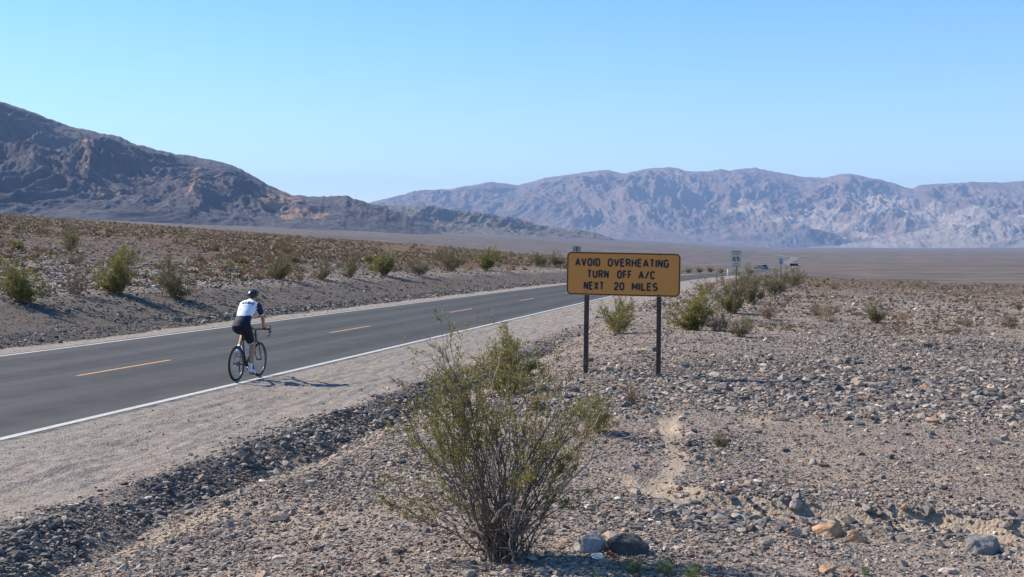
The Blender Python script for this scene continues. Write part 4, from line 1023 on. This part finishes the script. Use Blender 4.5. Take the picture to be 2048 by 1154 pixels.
def word(mb, txt, x0, x1, y0, h, fn, w=.155, mi=0):
    """text fitted between x0 and x1 (outer edges) on baseline y0"""
    sw = w * h; widths = [GL[c][0] * h for c in txt]; tot = sum(widths)
    avail = (x1 - x0) - sw; n = len(txt) - 1; gap = (avail - tot) / n if n else 0; k = 1.0
    if gap < sw * 1.25 and n: k = (avail - n * sw * 1.35) / tot; gap = sw * 1.35
    x = x0 + sw / 2
    for c, wd in zip(txt, widths):
        for st in GL[c][1]:
            stroke(mb, [(x + px * h * k, y0 + sw / 2 + py * (h - sw)) for px, py in st], sw, fn, mi)
        x += wd * k + gap
def rrect(w, h, r, n=6):
    out = []
    for cx, cy, a0 in ((w / 2 - r, h / 2 - r, 0), (-w / 2 + r, h / 2 - r, 90), (-w / 2 + r, -h / 2 + r, 180), (w / 2 - r, -h / 2 + r, 270)): out += arc(cx, cy, r, r, a0, a0 + 90, n)
    return out
def board(name, w, h, r, y, th, mat, parent, z0):
    m = MB(); m.prism([(px, y, z0 + pz) for px, pz in rrect(w, h, r)], (0, th, 0)); return m.build(name, mat, parent)
def ring(name, w, h, r, t, y, mat, parent, z0):
    m = MB(); o = rrect(w, h, r); i = rrect(w - 2 * t, h - 2 * t, max(.002, r - t)); n = len(o)
    m.add([(p[0], y, z0 + p[1]) for p in o] + [(p[0], y, z0 + p[1]) for p in i], [(k, (k + 1) % n, n + (k + 1) % n, n + k) for k in range(n)]); return m.build(name, mat, parent)

# ------------------------------------------------------------------ the amber warning sign
def amber_sign():
    Y = 21.15; ppm = F / Y; x = (1246.5 - CX) / ppm; zc = EYE + (HY - 548.5) / ppm; W, H = 2.0, .765
    t = empty("warning_sign", (x, Y, 0), -R(12.8) * .55)
    tag(t, "large amber sign reading AVOID OVERHEATING TURN OFF A/C NEXT 20 MILES on two posts", "sign")
    t["category"] = "road sign"
    bd = board("sign_board", W, H, .085, 0, .004, [M['sign_amber']], t, 0); bd.location = (0, 0, zc); bd.rotation_euler = (0, R(1.15), 0)
    ring("border", W - .02, H - .02, .078, .018, -.003, M['sign_ink'], bd, 0)
    for o in bd.children: o.location = (0, 0, 0)
    lt = MB(); fn = lambda p: (p[0], -.0035, p[1]); q = lambda px: (px - 1246.5) / ppm * 1.005
    h = .150
    for txt, a_, b_, yb in [("AVOID", 1150, 1200.5, 533.5), ("OVERHEATING", 1215, 1336.5, 533.5), ("TURN", 1174.5, 1218, 557), ("OFF", 1234, 1264, 557), ("A/C", 1276.5, 1309.5, 557), ("NEXT", 1168, 1209, 580.5), ("20", 1228, 1249.5, 580.5), ("MILES", 1263.5, 1315.5, 580.5)]:
        word(lt, txt, q(a_), q(b_), (548.5 - yb) / ppm - .006, h, fn, .20)
    lt.build("lettering", M['sign_ink'], bd)
    for px, py in ((1173, 507.5), (1317, 509), (1173, 585), (1317, 588)):
        b_ = MB(); b_.tube([((px - 1246.5) / ppm, -.009, (548.5 - py) / ppm), ((px - 1246.5) / ppm, -.001, (548.5 - py) / ppm)], .011, 8); b_.build("bolt", M['post_steel'], bd)
    stain = NT("sign_scuff")
    for pxt, pxb, pyb in ((1174.5, 1170.5, 728), (1318, 1316, 745)):
        lx = (pxt - 1246.5) / ppm; p = MB(); lb = (pxb - 1246.5) / ppm
        wx = x + lb * math.cos(-R(12.8) * .55); wy = Y + .05 + lb * math.sin(-R(12.8) * .55); zb = h1(wx, wy)
        p.add([(lb - .042, .012, zb - .3), (lb + .042, .012, zb - .3), (lb + .042, .10, zb - .3), (lb - .042, .10, zb - .3),
               (lx - .042, .012, zc + .345), (lx + .042, .012, zc + .345), (lx + .042, .10, zc + .345), (lx - .042, .10, zc + .345)],
              [(3, 2, 1, 0), (4, 5, 6, 7), (0, 1, 5, 4), (1, 2, 6, 5), (2, 3, 7, 6), (3, 0, 4, 7)])
        p.build("post", M['post_brown'], t, bevel=.004)
amber_sign()

def speed_sign():
    Y = 78.0; ppm = F / Y; x = (1472.5 - CX) / ppm; zc = EYE + (HY - 513) / ppm; zg = h1(x, Y)
    t = empty("speed_limit_sign", (x, Y, 0), -R(11)); tag(t, "white speed limit 65 sign with a radar enforced plate below it, on a steel post", "road sign")
    b = board("sign_board", .61, .76, .04, 0, .004, [M['sign_white']], t, zc); ring("border", .60, .75, .035, .014, -.003, M['sign_ink'], b, zc)
    l = MB(); fn = lambda p: (p[0], -.0035, zc + p[1])
    word(l, "SPEED", -.24, .24, .235, .105, fn, .2); word(l, "LIMIT", -.19, .19, .085, .105, fn, .2); word(l, "65", -.215, .215, -.31, .30, fn, .2); l.build("lettering", M['sign_ink'], b)
    z2 = zc - .38 - .155; b2 = board("lower_plate", .55, .29, .03, 0, .004, [M['sign_white']], t, z2); b2["label"] = "radar enforced plate"; l = MB(); fn = lambda p: (p[0], -.0035, z2 + p[1])
    word(l, "RADAR", -.16, .16, .02, .085, fn, .18); word(l, "ENFORCED", -.25, .25, -.11, .085, fn, .18); l.build("lettering", M['sign_blue_ink'], b2)
    p = MB(); p.box((0, .035, (zc + .36 + zg - .3) / 2), (.06, .05, zc + .36 - zg + .3)); p.build("post", M['post_brown'], t)
speed_sign()

def blue_sign():
    Y = 180.0; ppm = F / Y; x = (1562 - CX) / ppm; zc = EYE + (HY - 522.3) / ppm; zg = h1(x, Y)
    t = empty("roadside_sign", (x, Y, 0), -R(11)); tag(t, "small pale blue sign on a thin post right of the speed limit sign", "road sign")
    b = board("sign_board", .64, .92, .05, 0, .01, [M['sign_blue']], t, zc)
    l = MB()
    for bx, bz, w, h in ((0, .27, .34, .10), (-.12, .05, .10, .16), (.12, .05, .10, .16), (0, -.22, .40, .22)): l.box((bx, -.006, zc + bz), (w, .006, h))
    l.build("marking", M['sign_blue_ink'], b)
    p = MB(); p.box((0, .04, (zc + .4 + zg - .3) / 2), (.10, .06, zc + .4 - zg + .3)); p.build("post", M['post_steel'], t)
blue_sign()

def dark_board():
    Y = 300.0; ppm = F / Y; x = (1588 - CX) / ppm; zc = EYE + (HY - 529.4) / ppm; zg = h1(x, Y)
    t = empty("roadside_board", (x, Y, 0), -R(8)); tag(t, "long low dark board with a pale bottom edge standing far down the road", "road sign")
    b = board("sign_board", 2.0, .62, .05, 0, .04, [M['dark_board']], t, zc)
    m = MB(); m.box((0, 0, zc - .36), (1.5, .05, .09)); m.build("bottom_rail", M['white_plastic'], t)
    for sx in (-.7, .7): p = MB(); p.box((sx, .07, (zc + .2 + zg - .3) / 2), (.12, .1, zc + .2 - zg + .3)); p.build("post", M['post_brown'], t)
dark_board()

def sign_back():
    Y = 115.0; ppm = F / Y; x = (1153.5 - CX) / ppm; zt = EYE + (HY - 492.6) / ppm; zg = h1(x, Y)
    t = empty("road_sign", (x, Y, 0), -R(11)); tag(t, "grey back of a small road sign peeking over the amber sign", "road sign")
    board("sign_board", .80, .9, .05, .02, .01, [M['sign_back']], t, zt - .45)
    p = MB(); p.box((0, -.02, (zt + zg - .3) / 2), (.11, .07, zt - zg + .3)); p.build("post", M['post_steel'], t)
sign_back()

def delineator():
    x, y, z = gp(1455.5, 551); y = min(y, 160); x = (1455.5 - CX) / F * y; z = h1(x, y)
    top = EYE + (HY - 538.5) / F * y; t = empty("marker_post", (x, y, z)); tag(t, "short white marker post at the road edge left of the speed limit sign", "marker post")
    m = MB(); m.tube([(-.02, 0, -.2), (.0, 0, (top - z) * .5), (.05, 0, top - z)], [.075, .075, .075], 8, ell=.4); m.build("post", M['white_plastic'], t, smooth=True)
    m = MB(); m.box((.04, -.035, (top - z) * .85), (.10, .006, .12)); m.build("reflector", M['lamp'], t)
delineator()

# ------------------------------------------------------------------ cars far down the road
def car(px, py, Y, rz, paint, top, label, suv):
    x = (px - CX) / F * Y; z = EYE - (py - HY) / F * Y; t = empty("car", (x, Y, z), rz); tag(t, label, "car")
    Hh = 1.78 if suv else 1.42; W = 1.88
    side = [(-2.2, .35), (-2.25, .75), (-2.15, .95), (-1.2, 1.05), (1.9, 1.05), (2.15, .95), (2.2, .4)] if suv else [(-2.2, .3), (-2.25, .62), (-2.1, .78), (-1.15, .9), (1.5, .93), (2.15, .85), (2.2, .35)]
    m = MB(); m.prism([(-W / 2, a_, b_) for a_, b_ in side], (W, 0, 0)); bd = m.build("body", paint, t, bevel=.07)
    b0 = 1.04 if suv else .9
    cab = [(-1.15, b0), (-.55, Hh - .06), (1.9, Hh - .06), (2.1, b0)] if suv else [(-1.1, b0), (-.35, Hh - .05), (.9, Hh - .05), (1.6, b0)]
    m = MB(); m.prism([(-W / 2 + .1, a_, b_) for a_, b_ in cab], (W - .2, 0, 0)); m.build("window", M['glass'], t, bevel=.06)
    m = MB(); y0, y1 = cab[1][0], cab[2][0]; m.box((0, (y0 + y1) / 2, Hh - .03), (W - .3, y1 - y0 + .1, .07)); m.build("roof", top, t, bevel=.02)
    for sx in (-1, 1):
        for yy in (-1.35, 1.4):
            m = MB(); m.tube([(sx * (W / 2 - .22), yy, .33), (sx * (W / 2 + .01), yy, .33)], .33, 20); w = m.build("wheel", M['tyre'], t)
            m = MB(); m.tube([(sx * (W / 2 - .1), yy, .33), (sx * (W / 2 + .02), yy, .33)], .19, 12); m.build("rim", M['steel'], w)
        m = MB(); m.box((sx * .68, -2.24, .72), (.36, .06, .16)); m.build("headlight", M['lamp'], t)
    m = MB(); m.box((0, -2.27, .45), (1.7, .06, .16)); m.build("bumper", M['tyre'], t, bevel=.02)
car(1528.5, 538.5, 470, R(6), M['car_navy'], M['sign_back'], "dark blue car with a pale roof, the right one of two far down the road", True)
car(1516.5, 538.0, 500, R(38), M['car_black'], M['car_black'], "low black car left of the dark blue car far down the road", False)

# ------------------------------------------------------------------ bicycle and rider
BX, BY = (473.0 - CX) / F * 22.5, 22.5
BZ = float(zroad(np.array([sv(BX, BY)[0]]))[0]) + .004
RZ = -math.atan2(SU, CU)
bike = empty("bicycle", (BX, BY, BZ), RZ); tag(bike, "black racing bicycle ridden along the near edge line of the road", "bicycle")
WR = .335
def wheel(y, rear):
    m = MB(); m.torus((0, 0, 0), WR - .018, .018, 'X', 64, 8); w = m.build("wheel", M['tyre'], bike, smooth=True); w.location = (0, y, WR)
    m = MB()
    m.torus((0, 0, 0), WR - .046, .016, 'X', 64, 6); m.build("rim", M['rim'], w, smooth=True)
    m = MB()
    for k in range(22):
        a_ = 2 * math.pi * k / 22; s_ = .022 if k % 2 else -.022
        m.tube([(s_, .018 * math.cos(a_ + .6), .018 * math.sin(a_ + .6)), (0, (WR - .045) * math.cos(a_), (WR - .045) * math.sin(a_))], .0013, 3)
    m.build("spokes", M['steel'], w)
    m = MB(); m.tube([(-.05, 0, 0), (.05, 0, 0)], .017, 10); m.build("hub", M['black_alloy'], w)
    if rear:
        m = MB()
        for i, r_ in enumerate((.052, .046, .040, .034, .028)): m.tube([(.018 + i * .005, 0, 0), (.020 + i * .005, 0, 0)], r_, 20)
        m.build("cassette", M['steel'], w)
wheel(0, True); wheel(.99, False)
m = MB()
BB = Vector((0, .41, .272)); ST = Vector((0, .255, .78)); HT, HB = Vector((0, .815, .87)), Vector((0, .855, .72))
m.tube([BB, ST], .016, 10); m.tube([ST + Vector((0, .01, -.03)), HT + Vector((0, .008, -.03))], .015, 10); m.tube([BB, HB + Vector((0, -.005, .02))], .021, 10); m.tube([HB, HT], .020, 10)
for sx in (-1, 1):
    m.tube([BB + Vector((sx * .02, 0, 0)), (sx * .055, .2, .30), (sx * .062, 0, WR)], .010, 6); m.tube([ST + Vector((sx * .012, 0, -.04)), (sx * .035, .13, .58), (sx * .062, 0, WR)], .007, 6)
m.tube([BB + Vector((-.04, 0, 0)), BB + Vector((.04, 0, 0))], .022, 10)
m.build("frame", M['black_alloy'], bike, smooth=True)
m = MB(); m.tube([HB + Vector((0, .002, 0)), HB + Vector((0, .012, -.04))], .02, 8)
for sx in (-1, 1): m.tube([(sx * .02, .868, .70), (sx * .047, .875, .66), (sx * .052, .92, .5), (sx * .052, .99, WR)], [.014, .013, .011, .008], 8)
m.build("fork", M['black_alloy'], bike, smooth=True)
m = MB(); m.tube([ST, (0, .235, .895)], .0135, 8); m.build("seat_post", M['black_alloy'], bike)
m = MB(); m.tube([(0, .10, .925), (0, .13, .935), (0, .22, .925), (0, .32, .922), (0, .375, .915)], [.03, .068, .06, .024, .014], 12, ell=.32, ref=(1, 0, 0)); m.build("saddle", M['helmet'], bike, smooth=True)
m = MB(); m.tube([HT, (0, .81, .905)], .017, 8); m.tube([(0, .81, .90), (0, .905, .925)], .015, 8); m.build("stem", M['black_alloy'], bike)
m = MB(); m.tube([(-.2, .93, .925), (-.16, .91, .93), (.16, .91, .93), (.2, .93, .925)], .014, 8)
for sx in (-1, 1): m.tube([(sx * .2, .93, .925), (sx * .21, .98, .915), (sx * .212, 1.015, .885), (sx * .214, 1.01, .83), (sx * .216, .975, .80), (sx * .218, .91, .795)], .0145, 8)
hb = m.build("handlebar", M['helmet'], bike, smooth=True)
for sx in (-1, 1):
    m = MB(); m.tube([(sx * .208, .97, .93), (sx * .208, 1.03, .955), (sx * .208, 1.055, .985)], [.018, .019, .013], 8); m.tube([(sx * .208, 1.05, .95), (sx * .214, 1.07, .90), (sx * .22, 1.05, .84)], [.008, .009, .006], 6); m.build("brake_lever", M['black_alloy'], bike, smooth=True)
    m = MB(); m.tube([(sx * .2, 1.01, .965), (sx * .12, 1.04, .99), (sx * .05, .98, .93), (0, .90, .78)], .0035, 5); m.build("cable", M['black_alloy'], bike)
# cranks: right pedal down, left pedal up
ca = R(-82)
for sx, sg in ((1, 1), (-1, -1)):
    e = Vector((sx * .085, BB.y + sg * .17 * math.cos(ca), BB.z + sg * .17 * math.sin(ca)))
    m = MB(); m.tube([(sx * .06, BB.y, BB.z), (sx * .075, e.y, e.z)], [.015, .011], 8); c = m.build("crank", M['black_alloy'], bike)
    m = MB(); m.box((sx * .125, e.y, e.z), (.085, .075, .014)); m.tube([(sx * .075, e.y, e.z), (sx * .10, e.y, e.z)], .007, 6); m.build("pedal", M['black_alloy'], c)
    if sx > 0: PR = e
    else: PL = e
m = MB(); m.torus((.048, BB.y, BB.z), .095, .005, 'X', 40, 5); m.torus((.042, BB.y, BB.z), .072, .004, 'X', 36, 5)
for k in range(4): a_ = math.pi / 4 + k * math.pi / 2; m.tube([(.046, BB.y, BB.z), (.046, BB.y + .092 * math.cos(a_), BB.z + .092 * math.sin(a_))], .007, 5)
m.build("chainring", M['black_alloy'], bike)
m = MB(); m.tube([(.045, BB.y, BB.z + .098), (.03, 0, WR + .04)], .004, 4); m.tube([(.045, BB.y, BB.z - .098), (.035, .03, WR - .16)], .004, 4); m.build("chain", M['post_steel'], bike)
m = MB(); m.tube([(.045, .0, WR - .03), (.05, .03, WR - .07), (.045, .02, WR - .16)], [.012, .014, .010], 8); m.build("derailleur", M['black_alloy'], bike)
m = MB(); m.tube([(0, .36, .42), (0, .315, .58), (0, .31, .60)], [.034, .034, .02], 12); bo = m.build("bottle", M['shoe'], bike, smooth=True)
bpy.data.objects.remove(bo)
m = MB(); m.tube([(0, .395, .40), (0, .347, .57)], [.034, .034], 12); m.tube([(0, .347, .57), (0, .341, .595)], [.02, .014], 10)
bo = m.build("water_bottle", M['shoe'], smooth=True); bo.location = (BX, BY, BZ); bo.rotation_euler = (0, 0, RZ); tag(bo, "pale water bottle held in the bicycle frame", "bottle")

# person: shapes fused into one surface, then smoothed
def fused(name, mb, mats, parent, voxel, smooth_it=4, fac=.5):
    o = mb.build(name, mats); r = o.modifiers.new("r", 'REMESH'); r.mode = 'VOXEL'; r.voxel_size = voxel; r.use_smooth_shade = True
    s_ = o.modifiers.new("s", 'SMOOTH'); s_.iterations = smooth_it; s_.factor = fac
    dg = bpy.context.evaluated_depsgraph_get(); me = bpy.data.meshes.new_from_object(o.evaluated_get(dg)); me.name = name
    bpy.data.objects.remove(o); me.materials.clear()
    for mt in (mats if isinstance(mats, (list, tuple)) else [mats]): me.materials.append(mt)
    me.polygons.foreach_set("use_smooth", [True] * len(me.polygons))
    n = bpy.data.objects.new(name, me); COL.objects.link(n); n.parent = parent; return n
rider = empty("person", (BX, BY, BZ), RZ); tag(rider, "cyclist in white and navy jersey, black shorts and helmet, riding away along the road", "person")
hipR, hipL = Vector((.09, .215, .985)), Vector((-.09, .215, .985))
kneR, anR = Vector((.105, .47, .63)), Vector((.115, .355, .235))
kneL, anL = Vector((-.115, .585, .885)), Vector((-.115, .33, .585))
shR, shL = Vector((.165, .565, 1.415)), Vector((-.165, .565, 1.415))
elR, elL = Vector((.205, .70, 1.20)), Vector((-.205, .70, 1.20))
wrR, wrL = Vector((.150, .865, .985)), Vector((-.150, .865, .985))
SP = [(0, .20, .96), (0, .215, 1.03), (0, .27, 1.13), (0, .36, 1.24), (0, .465, 1.345), (0, .56, 1.425), (0, .61, 1.46)]
SA = [.14, .165, .145, .145, .17, .165, .08]; SE = [.80, .74, .70, .70, .66, .60, .8]
X1 = (1, 0, 0)
b = MB()
b.tube(SP, SA, 20, ell=SE, ref=X1)
b.tube([(0, .59, 1.44), (0, .66, 1.50), (0, .70, 1.535)], [.065, .056, .055], 14)
b.ball((0, .725, 1.585), (.076, .098, .112), 20, 14, Matrix.Rotation(R(12), 3, 'X'))
b.ball((0, .775, 1.535), (.052, .055, .05), 12, 8); b.ball((0, .828, 1.565), (.013, .022, .018), 8, 6)           # jaw, nose
for sx in (-1, 1):
    b.ball((sx * .076, .715, 1.57), (.010, .020, .030), 8, 6); b.ball((sx * .03, .806, 1.592), (.014, .012, .010), 8, 6)
for sh, el, wr, sx in ((shR, elR, wrR, 1), (shL, elL, wrL, -1)):
    b.tube([sh + Vector((-sx * .04, 0, 0)), sh, sh.lerp(el, .5), el, el.lerp(wr, .3), wr], [.05, .052, .045, .037, .038, .026], 14)
    pc = Vector((sx * .135, .905, .955)); b.tube([wr, pc + Vector((0, -.01, .012)), pc + Vector((0, .02, .0))], [.028, .040, .036], 12, ell=.5, ref=X1)
    for k, (off, ln) in enumerate(((-.030, .9), (-.010, 1.05), (.010, 1.0), (.030, .8))):
        q = pc + Vector((off, .018, .0)); b.tube([q, q + Vector((0, .030 * ln, -.004)), q + Vector((0, .036 * ln, -.028 * ln)), q + Vector((0, .016 * ln, -.046 * ln))], [.0095, .009, .0085, .0075], 8)
    q = pc + Vector((-sx * .034, -.012, -.004)); b.tube([q, q + Vector((-sx * .018, .010, -.014)), q + Vector((-sx * .014, .022, -.034))], [.0105, .0095, .008], 8)
for hp, kn, an, sx in ((hipR, kneR, anR, 1), (hipL, kneL, anL, -1)):
    b.tube([hp + Vector((0, -.01, .02)), hp.lerp(kn, .35), hp.lerp(kn, .8), kn, kn.lerp(an, .3), kn.lerp(an, .7), an], [.092, .084, .062, .055, .056, .040, .034], 16)
ft = {1: (anR, R(-12)), -1: (anL, R(8))}
for sx, (an, pt) in ft.items():
    d = Vector((0, math.cos(pt), math.sin(pt))); b.tube([an + Vector((0, -.035, -.05)), an + Vector((0, .03, -.055)), an + Vector((0, 0, -.065)) + d * .14, an + Vector((0, 0, -.072)) + d * .19], [.03, .034, .036, .022], 12, ell=.75, ref=X1)
    b.tube([an, an + Vector((0, 0, -.05))], [.034, .034], 12)
body = fused("body", b, M['skin'], rider, .0075, 3)
# jersey
j = MB(); g_ = .012
j.tube([SP[i] for i in range(1, 7)], [SA[i] + g_ for i in range(1, 7)], 22, ell=SE[1:], ref=X1)
j.tube([(0, .59, 1.44), (0, .64, 1.485)], [.075, .070], 16)
for sh, el, wr, sx in ((shR, elR, wrR, 1), (shL, elL, wrL, -1)):
    j.tube([sh + Vector((-sx * .06, 0, 0)), sh, sh.lerp(el, .5), sh.lerp(el, .92)], [.066, .068, .058, .049], 16)
jo = fused("jersey", j, [M['jersey_white'], M['jersey_navy']], rider, .008, 4)
ax0, ax1 = Vector(SP[1]), Vector(SP[6]); axd = (ax1 - ax0).normalized(); AL = (ax1 - ax0).length
mi = []
for p in jo.data.polygons:
    c = p.center; t = (c - ax0).dot(axd) / AL; perp = (c - ax0) - axd * (c - ax0).dot(axd); back = perp.dot(Vector((0, -axd.z, axd.y)))
    arm = abs(c.x) > .178; mi.append(1)
    if arm:
        el = elR if c.x > 0 else elL; sh = shR if c.x > 0 else shL; q = (c - sh).dot((el - sh).normalized()) / (el - sh).length
        if .80 < q < .90: mi[-1] = 0
    elif back > -.03 and t > .24 + 1.9 * max(0, abs(c.x) - .06) ** 1.2 * (1 if t < .8 else 0): mi[-1] = 0
    elif .13 < t < .17 and back > 0 and abs(c.x + .03) < .06: mi[-1] = 0
jo.data.polygons.foreach_set("material_index", mi)
# print on the back, draped on the jersey
bvh = BVHTree.FromPolygons([v.co[:] for v in jo.data.vertices], [p.vertices[:] for p in jo.data.polygons])
bn = Vector((0, -axd.z, axd.y)).normalized()
def drape(lift):
    def fn(p):
        o_ = ax0 + axd * p[1] + Vector((p[0], 0, 0)) + bn * .5; h = bvh.ray_cast(o_, -bn); q = h[0] if h[0] else o_ - bn * .4
        return q + bn * lift
    return fn
def sub(pts, n=3):
    out = []
    for a_, b_ in zip(pts[:-1], pts[1:]):
        for k in range(n): out.append((a_[0] + (b_[0] - a_[0]) * k / n, a_[1] + (b_[1] - a_[1]) * k / n))
    return out + [pts[-1]]
for k in list("AM"): GL[k + '_'] = (GL[k][0], [sub(s_) for s_ in GL[k][1]])
def word2(mb, txt, x0, x1, y0, h, fn, w, mi=0):
    sv_ = dict(GL)
    for k in "AM": GL[k] = GL[k + '_']
    word(mb, txt, x0, x1, y0, h, fn, w, mi); GL.update({k: sv_[k] for k in "AM"})
l = MB(); word2(l, "AMM", -.115, .135, AL * .70, .095, drape(.004), .17); l.build("jersey_lettering", M['jersey_navy'], rider)
l = MB()
for k in range(6): stroke(l, [(-.06 + k * .026, AL * .64), (-.042 + k * .026, AL * .64)], .008, drape(.004))
l.build("jersey_print", M['ink_blue'], rider)
l = MB()
for k in range(3): stroke(l, [(-.10 + k * .018, AL * .50), (-.088 + k * .018, AL * .50)], .03, drape(.004))
l.build("jersey_print", M['ink_pink'], rider)
# shorts
s_ = MB(); s_.tube([(0, .195, .94), (0, .20, 1.0), (0, .235, 1.08), (0, .285, 1.15)], [.135, .182, .172, .153], 22, ell=[.85, .76, .72, .72], ref=X1)
for hp, kn, sx in ((hipR, kneR, 1), (hipL, kneL, -1)):
    s_.tube([hp + Vector((0, -.015, .03)), hp.lerp(kn, .3), hp.lerp(kn, .82)], [.106, .100, .073], 18)
so = fused("shorts", s_, [M['shorts'], M['jersey_white']], rider, .0085, 4)
mi = []
for p in so.data.polygons:
    c = p.center; hp, kn = (hipR, kneR) if c.x > 0 else (hipL, kneL); q = (c - hp).dot((kn - hp).normalized()) / (kn - hp).length
    mi.append(1 if .73 < q < .775 else 0)
so.data.polygons.foreach_set("material_index", mi)
for sx, (an, pt) in ft.items():
    d = Vector((0, math.cos(pt), math.sin(pt))); m = MB()
    m.tube([an + Vector((0, -.045, -.05)), an + Vector((0, .03, -.055)), an + Vector((0, 0, -.068)) + d * .14, an + Vector((0, 0, -.076)) + d * .205], [.036, .042, .045, .026], 14, ell=.85, ref=X1)
    m.tube([an + Vector((0, 0, -.01)), an + Vector((0, 0, -.05))], [.042, .042], 12); fused("shoe", m, M['shoe'], rider, .007, 3)
    kn = kneR if sx > 0 else kneL; m = MB(); dd = (kn - an).normalized(); m.tube([an + Vector((0, 0, -.02)), an + dd * .05, an + dd * .075], [.040, .041, .042], 14); m.build("sock", M['jersey_white'], rider, smooth=True)
# helmet with vents, straps
hm_ = MB(); rot = Matrix.Rotation(R(14), 3, 'X'); hm_.ball((0, .715, 1.622), (.100, .142, .088), 24, 14, rot)
hl = fused("helmet", hm_, M['helmet'], rider, .008, 2)
v_ = MB()
for sx in (-.055, -.02, .02, .055):
    pts = [(sx, .615 + .02 * abs(sx) * 10, 1.655), (sx, .68, 1.70), (sx, .76, 1.688)]
    v_.tube(pts, [.004, .010, .004], 6)
v_.build("helmet_ridges", M['black_alloy'], hl)
m = MB(); 
for sx in (-1, 1): m.tube([(sx * .086, .70, 1.60), (sx * .080, .735, 1.54), (0, .775, 1.485)], .005, 5)
m.build("chin_strap", M['helmet'], hl)
